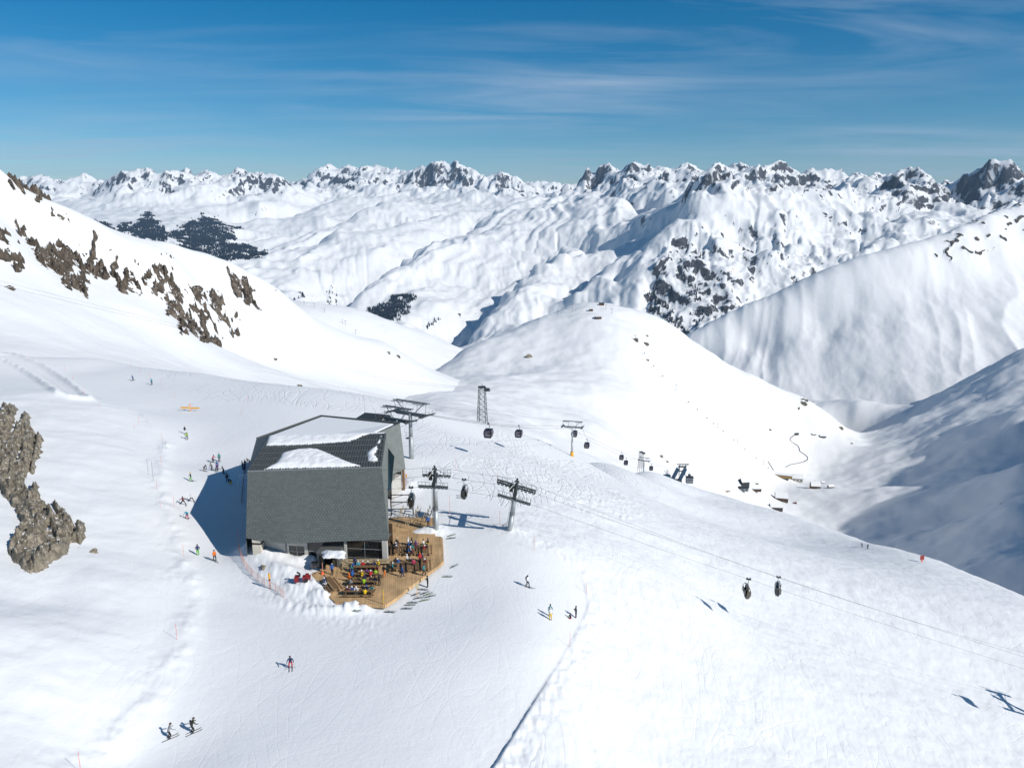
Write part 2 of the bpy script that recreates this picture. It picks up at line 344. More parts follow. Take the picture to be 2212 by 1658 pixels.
dx += np.exp(-((d - 1.5) / 1.7) ** 2) * np.where(s > 0, 0.15, 0.03) * (LN + 0.6 * LB) * sstep(0.4, 1.0, d + (s > 0) * .3)
lipS = s; lipD = d
# rough, ungroomed snow on the falling side
rough = np.clip(sstep(0, 6, d) * (s > 0), 0, 1)
far_side = sstep(0, 25, NX + 0.0) 
dx += rough * (0.10 * fbm(NX / 3.1, NY / 3.1, 4, 21) + 0.05 * LB + 0.25 * fbm(NX / 12, NY / 12, 3, 5))
# ploughed mounds between the two lift pylons and the gondola line
m1 = inpoly(NU, NV, [(985,985),(1100,975),(1260,1000),(1330,1050),(1420,1110),(1300,1130),(1210,1080),(1090,1020),(980,1000)]).astype(float)
dx += m1 * 0.45 * np.clip(ridged(NX / 5, NY / 5, 4, 41) - 0.9, 0, 1) + m1 * .12 * LB
# left hill: gentle wind relief
db, sb, _ = seg_dist(NX, NY, bankL)
lf = sstep(1, 8, db) * inpoly(NU, NV, [(362,955),(352,990),(355,1060),(385,1150),(408,1250),(405,1350),(370,1450),(290,1560),(200,1658),(-500,3000),(-900,800),(0,840),(190,850),(300,890)])
dx += lf * (0.30 * fbm(NX / 14, NY / 9, 4, 51) + 0.06 * fbm(NX / 2.8, NY / 2.8, 4, 52) * sstep(1250, 1500, NV))
# cat track cut, up left
ct = hline([(10,768),(60,790),(110,820),(160,856)], 6)
d, s, a = seg_dist(NX, NY, ct)
dx += 1.1 * np.exp(-((d - 3.6) / 1.1) ** 2) * (1 + 0.4 * LN) + 0.35 * np.clip(1 - d / 4, 0, 1) * np.sin(d * 5.0) * 0.35
# heaps around the terrace and under the first pylon
def heap(u, v, rx, ry, h, rot=0.0, seed=0, z=0.0, p=2.0):
    global dx
    c = PZ(u, v, z); X = NX - c[0]; Y = NY - c[1]; X, Y = X * math.cos(rot) + Y * math.sin(rot), -X * math.sin(rot) + Y * math.cos(rot)
    q = (X / rx) ** 2 + (Y / ry) ** 2
    if h > 0: dx += h * np.exp(-q ** (p / 2)) * (1 + (0.10 * LN + 0.05 * LB) * min(1.0, 1.6 / h) + (.16 * LN + .12 * LB if h < 1.2 else 0))
    else: dx += h * np.exp(-q ** (p / 2))
flat = inpoly(NU, NV, [(664,1241),(690,1259),(703,1281),(724,1297),(754,1301),(831,1305),(875,1277),(919,1241),(958,1212),(956,1160),(940,1117),(850,1100),(845,1020),(560,1010),(536,1150),(620,1200),(690,1225)])
flat = blur(flat.astype(float), 3)
dx = np.where(flat > 0, np.minimum(NZ + dx, -.10 * flat + (1 - flat) * (NZ + dx)) - NZ, dx)
for q in [(930,1147,3.0,1.5,0.95,0.1),(948,1137,1.3,1.0,0.5,0),(1100,1140,3.0,1.6,0.7,-.5),
          (575,1205,4.6,3.2,2.3,-0.35),(545,1185,2.0,2.5,1.5,0),(612,1240,4.6,2.2,1.5,-0.35),(650,1268,3.4,1.7,1.0,-0.4),(668,1212,2.4,1.2,1.1,0),(690,1282,2.4,1.0,0.6,-.3),(735,1312,4.5,0.8,0.75,0),(772,1301,1.0,.8,0.6,0),(790,1308,.8,.6,0.45,0),(755,1305,1.5,.8,.6,0),(702,1290,2.0,1.2,.7,-.4),(678,1262,2.2,.9,.7,-.5),
          (882,1050,2.2,4.0,0.8,0),(640,1300,8,1.2,0.35,-.3)]: heap(*q)
dx += 0.05 * np.exp(-(seg_dist(NX, NY, hline([(560,1240),(620,1290),(700,1325),(800,1345)]))[0] / 3) ** 2) * LB * 2
EZ = NZ + dx
# tracks: strong beyond the groomed piste, faint on it
tr = np.full(NZ.shape, 0.065)
tr = np.where(inpoly(NU, NV, [(330,790),(600,826),(880,860),(1240,980),(1500,1050),(1500,1200),(1200,1150),(900,1000),(860,905),(620,872),(430,862),(370,825)]), 0.5, tr)
tr = np.where(rough > .5, 0.16, tr)
nm = snow_mat('snow_near', 0.22, 0.12, 2.2, 0.035, track=0.22)
near = tag(grid_mesh('snow_slope', NX, NY, EZ, nm, {'track': tr}), 'groomed snow slope with the ski piste around the restaurant', kind='structure')
NZ = EZ

# ------------------------------------------------------------------ left hill with rock bands
Lp = crest_pts([(-350,230,640),(-180,290,650),(0,367,700),(27,386,710),(54,405,725),(95,427,740),(136,452,750),(169,482,760),(199,500,760)], 1.15, .25)
Lc = [(199,492,700),(245,501,715),(300,514,735),(382,531,765),(464,563,795),(518,588,815),(573,610,840),(603,626,855),(624,645,865),(668,678,890),(717,705,915),(774,727,945),(832,741,975),(856,760,985),(884,779,1000),(935,803,1040),(985,828,1080),(1040,862,1100)]
Lp += crest_pts(Lc, 1.12, .3)
Lp += [PR(*q) for q in [(0,460,660),(100,480,690),(60,520,650),(0,560,585),(100,540,650),(100,590,600),(200,540,690),(200,625,620),(300,555,690),(300,660,620),(400,590,720),(400,700,650),(450,640,740),(470,745,680),(540,640,800),(560,680,770),
     (0,650,510),(100,660,530),(0,760,400),(200,720,520),(300,740,540),(100,770,410),(200,780,430),(300,795,450),(400,780,560),(500,760,650),(450,810,540),(600,740,760),(600,800,650),(700,770,800),(700,840,650),(800,800,850),(800,860,680),(900,850,850),(950,890,760),(1050,900,800),(1000,930,600),(-250,600,520),(-250,800,380)]]
def rng_(a0, a1, n): return np.linspace(a0, a1, n) * D2R
def base(pts, a0, a1, na, r0, r1, nr, kind='tps', lam=1e-6, step=4):
    az = rng_(a0, a1, na); lr = np.linspace(math.log(r0), math.log(r1), nr); Z = rbf(pts, az, lr, kind, lam, step)
    X = np.exp(lr)[:, None] * np.sin(az); Y = np.exp(lr)[:, None] * np.cos(az); return az, lr, X, Y, Z
az, lr, X, Y, Z = base(Lp, -41, 1, 470, 395, 1240, 370)
U, V = proj(X, Y, Z)
# the bands: blobs strung along the cliff (picture place -> slope), broken into ribs that run down the fall line
Z0 = Z + 3.0 * fbm(X / 110, Y / 110, 3, 61) * sstep(380, 520, np.exp(lr))[:, None] * 0.5 + 0.5 * fbm(X / 30, Y / 30, 4, 62)
XH, YH = X, Y
azr = rng_(-37, -15.5, 560); lrr = np.linspace(math.log(500), math.log(925), 520)
X = np.exp(lrr)[:, None] * np.sin(azr); Y = np.exp(lrr)[:, None] * np.cos(azr); ZR0 = resample(Z0, az, lr, azr, lrr); U, V = proj(X, Y, ZR0)
poly_w = [[(0,430),(20,440),(45,500),(75,560),(100,585),(130,575),(150,600),(185,600),(195,570),(160,540),(120,535),(90,540),(60,505),(35,470),(15,420)],
 [(0,500),(30,520),(52,560),(50,600),(20,575),(0,560)],
 [(95,540),(140,530),(172,575),(190,600),(160,610),(130,590),(100,580)],[(150,520),(175,560),(200,600),(185,640),(150,620),(120,590),(110,545)],[(163,510),(195,520),(220,560),(245,600),(205,600),(180,570)],
 [(195,515),(225,530),(255,580),(290,600),(270,575),(235,525),(215,500)],[(240,570),(290,600),(310,640),(270,635),(240,600)],[(290,560),(330,590),(370,650),(420,710),(400,720),(350,660),(310,610)],[(325,560),(370,590),(395,640),(380,660),(340,610)],
 [(400,600),(440,640),(460,700),(430,710),(410,660)],[(440,620),(490,650),(515,690),(480,690),(450,650)],[(400,680),(450,715),(458,744),(430,740),(405,705)],[(455,690),(490,690),(500,720),(480,725)],
 [(490,590),(530,600),(550,635),(572,675),(545,672),(510,640),(492,610)],[(330,540),(390,560),(370,555)],[(10,375),(35,390),(55,415),(40,412)],[(60,408),(85,420),(130,460),(170,490),(150,488),(110,470),(75,440)],
 [(0,395),(15,410),(25,440),(5,425)],[(457,730),(480,735),(482,746),(462,742)],[(485,720),(520,712),(517,728),(495,730)],[(590,627),(620,638),(610,640)]]
wu = 9 * fbm(X / 20, Y / 20, 5, 71, .6); wv = 9 * fbm(X / 20, Y / 20, 5, 77, .6)
M = np.zeros(X.shape)
for p in poly_w:
    c = np.mean(p, 0); M = np.maximum(M, inpoly(U + wu, V + wv, p).astype(float))
M = blur(M, 4)
ph = X * 0.83 + Y * 0.25; al = -X * 0.25 + Y * 0.83
rib = ridged(ph / 8.5 + .4 * fbm(al / 20, ph / 20, 3, 80), al / 30, 5, 81, .55); crag = ridged(X / 5, Y / 5, 4, 85, .6); brk = fbm(X / 11, Y / 11, 4, 86, .6)
Zr = ZR0 + (M - 0.5) * 4.5 + .5 + (rib - 0.95) * 5.2 + (crag - 1.0) * 1.8 + 3.4 * brk + .5 * fbm(X / 2.2, Y / 2.2, 3, 88)
hill = tag(grid_mesh('snow_hill', XH, YH, Z0, snow_mat('snow_hill_m', 0.03, 0.8, 0.2, 0.12)), 'big white slope with brown rock bands, left of the picture', kind='structure')
def rock_mat(name, sc, c0, c1, c2, bump=0.6, dust=0.0):
    m = bpy.data.materials.new(name); m.use_nodes = True; t = m.node_tree; b = t.nodes['Principled BSDF']; b.inputs['Roughness'].default_value = 0.9
    tc = N(t, 'ShaderNodeTexCoord'); n = N(t, 'ShaderNodeTexNoise'); n.inputs['Scale'].default_value = sc; n.inputs['Detail'].default_value = 9; n.inputs['Roughness'].default_value = .7
    t.links.new(tc.outputs['Object'], n.inputs['Vector'])
    r = N(t, 'ShaderNodeValToRGB'); e = r.color_ramp.elements; e[0].position = .33; e[0].color = (*c0, 1); e[1].position = .68; e[1].color = (*c2, 1); k = e.new(.5); k.color = (*c1, 1)
    t.links.new(n.outputs[0], r.inputs[0]); col = r.outputs[0]
    if dust:
        g = N(t, 'ShaderNodeNewGeometry'); sp = N(t, 'ShaderNodeSeparateXYZ'); t.links.new(g.outputs['True Normal'], sp.inputs[0])
        n3 = N(t, 'ShaderNodeTexNoise'); n3.inputs['Scale'].default_value = sc * 1.5; n3.inputs['Detail'].default_value = 6; t.links.new(tc.outputs['Object'], n3.inputs['Vector'])
        q = MT(t, 'ADD', sp.outputs[2], MT(t, 'MULTIPLY', MT(t, 'SUBTRACT', n3.outputs[0], .5), 0.9))
        mr = N(t, 'ShaderNodeMapRange'); mr.inputs[1].default_value = 1 - dust; mr.inputs[2].default_value = 1 - dust + .06; t.links.new(q, mr.inputs[0])
        mx = N(t, 'ShaderNodeMix', data_type='RGBA'); t.links.new(mr.outputs[0], mx.inputs[0]); t.links.new(col, mx.inputs[6]); mx.inputs[7].default_value = (*SNOW, 1); col = mx.outputs[2]
    t.links.new(col, b.inputs['Base Color'])
    n2 = N(t, 'ShaderNodeTexVoronoi', feature='F1'); n2.inputs['Scale'].default_value = sc * 3; t.links.new(tc.outputs['Object'], n2.inputs['Vector'])
    hh = MT(t, 'ADD', MT(t, 'MULTIPLY', n.outputs[0], 1.5), MT(t, 'MULTIPLY', n2.outputs[0], .5))
    bp = N(t, 'ShaderNodeBump'); bp.inputs['Distance'].default_value = bump; t.links.new(hh, bp.inputs['Height']); t.links.new(bp.outputs[0], b.inputs['Normal'])
    return m
rk = rock_mat('rock_brown', 0.10, (0.035, 0.027, 0.02), (0.085, 0.064, 0.044), (0.20, 0.165, 0.13), 1.2, dust=0.26)
tag(grid_mesh('rock_band', X, Y, Zr, rk, keep=(M > 0.02) & (Zr > ZR0 - 1.5)), 'brown rock ribs breaking through the snow on the left hill', kind='structure')

# ------------------------------------------------------------------ ridge behind it with the drag lift
L3 = [(560,640,1560),(632,648,1550),(679,652,1550),(747,662,1560),(788,672,1560),(832,689,1570),(870,702,1580),(924,719,1590),(979,749,1600),(1004,757,1600),(1060,790,1600)]
L3p = crest_pts(L3, 1.1, .3) + [PR(*q) for q in [(640,720,1300),(700,740,1300),(800,760,1350),(900,800,1350),(980,830,1350),(1040,850,1350),(560,700,1300)]]
az3, lr3, X3, Y3, Z3 = base(L3p, -20, 2, 260, 1250, 1990, 160)
tag(grid_mesh('far_snow_ridge', X3, Y3, Z3 + 3 * fbm(X3 / 130, Y3 / 130, 4, 90), snow_mat('snow_ridge_m', 0.02, 1.2, 0.1, 0.2)), 'low white ridge with a row of drag lift pylons', kind='structure')

# ------------------------------------------------------------------ round knoll, pass valley and the shaded slope
Bc = [(900,830,1120),(935,803,1180),(985,768,1240),(1060,735,1290),(1150,692,1340),(1200,673,1370),(1230,662,1390),(1290,654,1410),(1330,661,1420),(1370,673,1430),(1450,702,1480),(1500,738,1540),(1560,775,1600),(1640,820,1680),(1700,847,1720),(1740,862,1740),(1800,900,1750),(1840,930,1760)]
Mp = crest_pts(Bc, 1.12, .25)
Mp += [PR(*q) for q in [(900,860,800),(1000,885,700),(1000,820,1000),(1100,800,1100),(1100,870,850),(1200,740,1200),(1290,720,1220),(1150,930,640),(1240,955,780),(1300,850,1000),(1300,930,850),(1400,800,1180),(1400,900,1020),(1400,985,930),(1480,780,1350),(1550,880,1300),(1550,960,1180),(1600,1030,1230),(1650,900,1520),(1650,1050,1380),(1720,1000,1530),(1700,940,1600),(1560,1040,1100),(1500,1060,950),
  (1850,940,1750),(1850,1000,1560),(1750,1060,1380),(1800,1100,1260),(1850,1160,1150),(1950,1060,1330),(1900,1100,1240),(2000,1200,1040),(2212,1290,880),(1700,1120,1180),
  (1850,905,2000),(1900,870,2280),(1900,930,1850),(1800,878,2350),(2050,850,2350),(1980,850,2400),(1950,880,2150),
  (2212,752,2150),(2160,782,2100),(2100,814,2040),(2060,842,1990),(2030,870,1930),(1960,912,1830),(2212,1000,1250),(2212,1100,1090),(2212,900,1560),(2212,820,1900),(2212,1200,960),(2100,950,1540),(2100,880,1800),(2050,1050,1330),(2100,1100,1190),(2000,980,1540)]]
Mp += [HR(2230,2450,-420),HR(2130,2400,-460),HR(2700,2350,-150),HR(2600,2000,-220),HR(2400,1280,-335),HR(2400,1500,-345),HR(2400,1050,-330),HR(2400,800,-330),HR(2750,1280,-200),HR(2750,1530,-200),HR(2750,1800,-135),HR(2750,1000,-240),HR(3250,1340,5),HR(3250,1590,50),HR(3250,1000,-80),HR(4000,1430,40),HR(4000,1700,90),HR(3250,1900,55),HR(1400,600,-190),HR(1700,600,-270),HR(2200,600,-330),HR(3400,700,-100),HR(800,600,-160)]
azm, lrm, XM, YM, ZM = base(Mp, -9, 62, 560, 580, 2540, 320)
UM, VM = proj(XM, YM, ZM)
RM = np.exp(lrm)[:, None] / KS
knoll = sstep(1650, 1500, UM)
ZM1 = ZM + 4.6 * fbm(XM / 150, YM / 150, 4, 101) + 1.5 * fbm(XM / 40, YM / 40, 4, 103)
valleyw = sstep(1700, 1950, UM)
ZM1 += valleyw * (7.0 * fbm(XM / 170, YM / 90, 4, 105) - 4.5 * np.abs(fbm(XM / 210, YM / 120, 3, 107)))
kr = sstep(1.15, 1.45, ridged(XM / 60, YM / 60, 5, 111, .6)) * inpoly(UM + 10 * fbm(XM / 30, YM / 30, 3, 5), VM, [(1700,850),(1745,862),(1770,885),(1760,900),(1720,890)])
rockM = kr * 1.0
rockM = rockM + 0.62 * sstep(2050, 2150, UM) * sstep(0.1, .5, fbm(XM / 120, YM / 60, 4, 115)) * sstep(1.0, 1.6, ridged(XM / 50, YM / 25, 4, 117))
ZM1 += kr * 5
tag(grid_mesh('snow_valley', XM, YM, ZM1, snow_mat('snow_valley_m', 0.02, 1.3, 0.12, 0.2, rock=0.5, rocks=0.03), {'rock': rockM}), 'white knoll and pass valley below the piste, shaded on the right', kind='structure')

# ------------------------------------------------------------------ hill on the right with soft gullies
Cc = [(1400,800,2420),(1450,775,2440),(1510,742,2460),(1560,718,2480),(1620,690,2505),(1700,652,2540),(1760,620,2570),(1800,606,2590),(1850,588,2620),(1900,565,2660),(1960,545,2710),(2000,533,2760),(2040,520,2820),(2080,492,2900),(2130,467,3010),(2170,452,3110),(2212,438,3220),(2300,428,3400),(2400,430,3600)]
Cp = crest_pts(Cc, 1.09, .25)
for (u, vc, rc2) in Cc[::2]:
    rc2 += 60; rb = 2215 + max(0, u - 2000) * .3; vb = 868 - max(0, u - 1900) * .04; pb = PR(u, vb, rb) / KS; pt = PR(u, vc, rc2) / KS; Cp.append(pb * KS)
    for q in (.25, .5, .75):
        r_ = rb + (rc2 - rb) * q; an = math.atan2(pb[0] + (pt[0] - pb[0]) * q, pb[1] + (pt[1] - pb[1]) * q); Cp.append(np.array([r_ * math.sin(an), r_ * math.cos(an), pb[2] + (pt[2] - pb[2]) * q ** 1.12]) * KS)
Cp += [HR(2600,3500,40),HR(2600,2900,-200),HR(2600,2300,-460),HR(1700,2050,-620),HR(2100,2050,-620),HR(2500,2050,-560)]
azc, lrc, XC, YC, ZC = base(Cp, 8, 40, 400, 2260, 4200, 290, 'tps', 1e-6)
rc_ = np.exp(lrc)[:, None]
tt = (XC * 0.93 - 0.30 * YC) + 55 * fbm(XC / 380, YC / 420, 3, 121)
UC, VC = proj(XC, YC, ZC); low = sstep(560, 760, VC) 
gul = -np.abs(perlin(tt / 150, YC / 900, 123)) * 1.0 - 0.5 * np.abs(perlin(tt / 72 + 3, YC / 700, 124)); 
ZC1 = ZC + (5 + 9 * low) * (gul + 0.35) * sstep(2120, 2300, rc_ / KS) + 4 * fbm(XC / 200, YC / 260, 3, 126) + 3.0 * fbm(XC / 75, YC / 110, 4, 127)
rC = sstep(1.0, 1.5, ridged(XC / 110, YC / 60, 5, 128)) * inpoly(UC, VC + 15 * fbm(XC / 60, YC / 60, 3, 6), [(2010,560),(2060,500),(2130,465),(2230,430),(2230,520),(2130,545),(2060,570)]) * .9
ZC1 += rC * 9
tag(grid_mesh('snow_mountain', XC, YC, ZC1, snow_mat('snow_c_m', 0.008, 2.5, 0.05, 0.5, rock=0.6, rocks=0.012), {'rock': rC}), 'broad white mountain with soft gullies on the right', kind='structure')
# ------------------------------------------------------------------ far range
def K3(l): return [(a, b, c * 1000) for a, b, c in l]
sky_l = K3([(-300,400,16),(-150,398,16),(0,395,16),(45,391,16),(90,393,15),(130,387,14.5),(150,385,14.3),(200,388,14),(250,389,14),(275,381,13),(300,375,12.7),(325,371,12.5),(345,381,12.7),(370,388,13),(410,398,13.3),(430,386,13),(455,375,13),(480,371,13),(500,374,13),(525,374,12.8),(560,381,12.5),(575,372,12.3),(590,378,12.2),(612,388,12.2),(632,393,13.5),(650,386,15),(680,374,15.5),(713,361,16),(745,368,15.5),(785,367,15),(803,373,15),(815,368,15),(832,372,15),(860,372,14.5),(890,367,14),(905,362,13.3),(920,358,13),(935,353,13),(955,358,13),(972,358,13),(990,358,13),(1010,361,13),(1025,358,13),(1045,363,12.8),(1065,359,12.6),(1085,359,12.5),(1097,367,12.5),(1110,378,12.5),(1130,390,13),(1150,392,15),(1175,389,16),(1200,394,15),(1216,397,10.5),(1249,372,10),(1265,368,10),(1290,370,10),(1325,364,9.8),(1347,362,9.8),(1372,361,9.8),(1399,369,9.8),(1426,362,9.8),(1448,352,9.7),(1459,347,9.7),(1466,351,9.7),(1473,347,9.7),(1494,363,9.7),(1514,373,9.8),(1543,376,10.5),(1563,370,11),(1590,358,11),(1617,373,11),(1644,359,11),(1660,368,10),(1684,355,8.8),(1705,353,8.8),(1718,359,8.8),(1740,357,8.8),(1762,367,8.8),(1784,382,9),(1814,378,10),(1849,364,10),(1868,361,10),(1896,378,9.5),(1931,371,7.6),(1950,364,7.6),(1972,363,7.6),(2005,370,7.5),(2032,386,7.4),(2051,402,7.3),(2078,389,8),(2114,378,8),(2149,361,8),(2182,367,8),(2212,378,8),(2300,385,8),(2450,380,8)])
Fp = crest_pts(sky_l, 1.05, .45)
def spur(lst, dz=90, fr=1.045):
    a = [PR(*q) for q in K3(lst)]; b = []
    for p in a:
        p = p / KS; r = math.hypot(p[0], p[1]); an = math.atan2(p[0], p[1]); r2 = r * fr
        b.append(np.array([r2 * math.sin(an), r2 * math.cos(an), p[2] - dz * 1.55]) * KS)
    return a + b
Fp += spur([(543,492,10.5),(590,476,10.6),(641,460,10.8),(680,447,11),(720,434,11.3),(780,427,11.6),(830,423,11.7),(870,420,11.8)], 60)
Fp += spur([(543,527,8.6),(590,517,8.7),(633,510,8.8),(680,495,9.0),(734,479,9.3),(769,462,9.5),(790,450,9.7),(815,440,10),(840,440,10.1),(870,438,10.2)], 90)
Fp += spur([(480,562,7.1),(543,554,7.2),(605,541,7.3),(650,530,7.4),(695,517,7.6),(720,509,7.7),(745,501,7.9),(780,497,7.9),(815,495,8.0),(851,492,8.1),(880,482,8.3),(905,473,8.6),(930,467,8.8),(957,460,8.9),(1000,456,9),(1042,452,9.1)], 110)
Fp += spur([(744,662,5.4),(766,641,5.55),(788,620,5.7),(815,600,5.9),(842,582,6.1),(870,562,6.35),(897,544,6.6),(925,530,6.85),(952,520,7.1),(980,510,7.3),(1006,501,7.5),(1025,486,7.8),(1042,471,8.0),(1070,458,8.3)], 120)
Fp += spur([(990,752,4.4),(1020,719,4.6),(1040,692,4.75),(1061,667,4.9),(1085,636,5.1),(1120,604,5.35),(1153,574,5.6),(1185,547,5.9),(1213,524,6.2),(1249,528,6.3),(1290,545,6.0)], 110)
Fp += spur([(1190,690,4.35),(1211,668,4.5),(1244,621,4.8),(1276,591,5.0),(1305,574,5.15),(1331,558,5.3),(1372,542,5.5)], 70)
Fp += spur([(1249,434,8.2),(1290,428,8.1),(1325,427,8),(1360,440,7.8),(1390,458,7.6),(1410,470,7.4)], 90)
Fp += spur([(1120,436,9.5),(1160,415,9.9),(1200,408,10.1),(1240,412,10),(1280,410,9.8)], 70)
Fp += spur([(920,398,12.2),(960,403,11.8),(1000,412,11.2),(1050,410,11.2),(1085,405,11.4)], 60)
Fp += spur([(1494,378,6.5),(1520,388,6.4),(1549,394,6.3),(1590,396,6.3),(1631,397,6.3),(1660,402,6.3),(1705,419,6.3),(1730,420,6.4),(1760,418,6.6),(1800,411,6.8),(1850,404,7.0),(1890,392,7.3)], 160)
Fp += spur([(1490,400,6.25),(1484,420,6.0),(1476,440,5.85),(1470,460,5.7),(1455,480,5.5),(1440,495,5.4),(1415,507,5.3)], 110, 1.03)
Fp += [PR(*q) for q in K3([(1415,550,4.95),(1405,590,4.7),(1396,631,4.5),(1430,680,4.3),(1500,745,4.0),(1520,500,5.3),(1520,600,4.7),(1600,500,5.5),(1600,620,4.7),(1700,540,5.4),(1700,655,4.6),(1800,500,5.9),(1850,595,5.0),(1900,470,6.4),(1960,550,5.5),(2000,450,6.8),(2060,470,6.6),(2120,440,7.0),(2212,430,7.2),(2150,480,6.4),(1620,720,4.1),(1750,660,4.4),(2000,560,5.0),(2212,500,6.0),(2350,460,6.5),
  (1340,480,7.0),(1300,500,6.7),(1350,520,6.1),(1440,440,6.9),(1420,470,6.4),(1440,410,8.0),(1380,420,8.4),(1200,470,7.6),(1130,490,7.4),(1100,540,6.7),(1200,490,7.1),(1060,580,6.2),(1000,600,6.0),(950,650,5.3),(880,700,4.8),(900,620,5.7),(1150,640,4.9),(1120,700,4.5),(1300,640,4.7),(1330,600,5.0),(1300,700,4.4),(1200,740,4.1),(1100,760,4.1),(1400,740,4.1),
  (540,580,6.6),(600,600,6.2),(650,640,5.7),(700,580,6.5),(740,700,5.05),(820,740,4.7),(760,560,6.9),(820,540,7.0),(640,560,6.9),(930,500,7.9),(850,520,7.4),(430,556,6.9),(350,530,7.4),(560,547,7.0),(500,575,6.5),(400,560,6.6),(420,545,7.4),(500,540,7.8),
  (100,430,13),(60,470,11.5),(0,440,13),(325,430,11.6),(300,470,10.4),(200,490,9.8),(250,450,11.3),(400,510,8.8),(350,500,9.3),(480,500,9.4),(400,440,11.5),(450,460,10.7),(540,415,12),(560,440,11.2),(600,420,12),(620,440,11.4),(200,420,12.8),(150,460,11.3),(560,470,10.3),
  (700,410,13.2),(760,400,13.4),(820,395,13.6),(700,470,9.9),(640,480,10),(860,455,9.5),(900,440,10.2),(-200,480,10.5),(-200,560,8)])]
Fp += [HR(u, 3750, -760) for u in range(700, 2500, 150)] + [HR(u, 4600, -700) for u in range(-200, 800, 150)] + [HR(u, 22000, 50) for u in range(-400, 2700, 250)]
na, nr = 520, 290
a0, a1 = -39.0, 40.5; r0, r1 = 3900 * 1.0, 20500.0
azl = rng_(a0, a1, na); lrl = np.linspace(math.log(r0), math.log(r1), nr)
ZB = rbf(Fp, azl, lrl, 'lin', 1e-4, 1)
XB = np.exp(lrl)[:, None] * np.sin(azl); YB = np.exp(lrl)[:, None] * np.cos(azl); RB = np.exp(lrl)[:, None] + 0 * XB
UB, VB = proj(XB, YB, ZB)
# how craggy each place is: the high rows are alpine, the middle ridges are rounded
alp = np.clip(sstep(450, 395, VB) + inpoly(UB, VB, [(1400,540),(1500,480),(1640,470),(2100,380),(2260,380),(2260,560),(1500,800),(1380,700)]) * .55 + inpoly(UB, VB, [(540,600),(760,660),(800,760),(500,700)]) * .2, 0, 1)
alp = blur(alp, 14)
wX = XB + 260 * fbm(XB / 1500, YB / 1500, 3, 231); wY = YB + 260 * fbm(XB / 1500, YB / 1500, 3, 232)
ZE = ZB + (55 + 105 * alp) * (sharp(wX / 1500, wY / 1500, 6, 201) - 1.1) + (1 - alp) * 30 * fbm(XB / 900, YB / 900, 5, 205, .55) + (16 + 20 * alp) * fbm(XB / 350, YB / 350, 4, 207)
RX, RY = wX * .97 + wY * -.24, wX * .24 + wY * .97
ZE = ZE + (1 - alp * .6) * (RB < 10500) * (52 * (sharp(RX / 640, RY / 2600, 4, 241, .5) - 1.0))
dth = azl[1] - azl[0]
ZE = erode(ZE, np.exp(lrl), dth, 10, 0.09, .45, .04, mask=0.85 + .75 * alp, seed=3)
# keep the sky line where it belongs: bring crest columns back by the smooth part of what erosion took
lift = blur(ZB - ZE, 24) * 0.8; ZE = ZE + lift
NA, NR = 980, 480
azf = rng_(a0, a1, NA); lrf = np.linspace(math.log(r0), math.log(r1), NR)
ZF = resample(ZE, azl, lrl, azf, lrf); AF = resample(alp, azl, lrl, azf, lrf)
XF = np.exp(lrf)[:, None] * np.sin(azf); YF = np.exp(lrf)[:, None] * np.cos(azf); RF = np.exp(lrf)[:, None]
wx = XF + 120 * fbm(XF / 600, YF / 600, 3, 211); wy = YF + 120 * fbm(XF / 600, YF / 600, 3, 212)
ZF = ZF + (.14 + AF) * 105 * (sharp(wx / 900, wy / 900, 6, 215, .52) - 1.15)
ZF = erode(ZF, np.exp(lrf), azf[1] - azf[0], 3, .06, .40, .0, mask=.35 + AF, seed=9)
g0 = np.gradient(ZF, axis=1) / (RF * (azf[1] - azf[0])); g1 = np.gradient(ZF, axis=0) / (RF * (lrf[1] - lrf[0])); sl = np.hypot(g0, g1)
UF, VF = proj(XF, YF, ZF)
rock = (sstep(.55, 1.5, sl) * .62) * (0.35 + 0.65 * AF)
def zone(p, k=1.0, w=14, s=0): return k * inpoly(UF + w * fbm(XF / 260, YF / 260, 4, 300 + s), VF + w * .7 * fbm(XF / 260, YF / 260, 4, 340 + s), p)
rz = [([(1450,540),(1490,500),(1530,570),(1560,640),(1600,700),(1560,730),(1500,745),(1440,700),(1395,630),(1420,560)], .62), ([(1540,520),(1600,620),(1650,700),(1600,720),(1560,640)], .3), ([(1580,520),(1640,560),(1650,620),(1620,600)], .34), ([(1740,600),(1780,560),(1830,590),(1760,640)], .2),
      ([(545,640),(600,600),(650,590),(700,620),(640,660),(560,650)], .16), ([(735,660),(790,600),(850,570),(870,590),(780,650),(745,670)], .18), ([(1010,640),(1060,590),(1080,620),(1040,690),(1000,730),(985,740)], .34),
      ([(1250,430),(1330,425),(1420,470),(1400,485),(1330,470),(1270,450)], .3), ([(900,430),(1000,415),(1100,405),(1100,430),(1000,440)], .15),
      ([(530,375),(600,375),(635,400),(600,440),(560,430),(540,410)], .34), ([(700,385),(760,365),(800,372),(760,410),(690,415)], .3), ([(850,390),(900,380),(920,400),(870,410)], .35), ([(930,358),(1020,358),(1010,375),(940,378)], .25), ([(1690,360),(1780,380),(1800,420),(1700,420)], .22), ([(1900,400),(1960,370),(2030,390),(2050,440),(1950,450)], .22), ([(2060,390),(2150,365),(2212,378),(2180,400),(2090,410)], .3)]
for i, (p, k) in enumerate(rz): rock = rock + zone(p, k * .8, 22, i) * (.25 + sstep(.4, 1.2, sl))
rock = np.clip(rock, 0, .66)
rock = np.where(VF > 0, rock, 0)
fm = snow_mat('snow_range_m', 0.0045, 7, 0.022, 3.0, rock=1.9, rocks=0.012, ridge=26, soft=.06, rcol=((0.034, 0.038, 0.048), (0.11, 0.112, 0.122)))
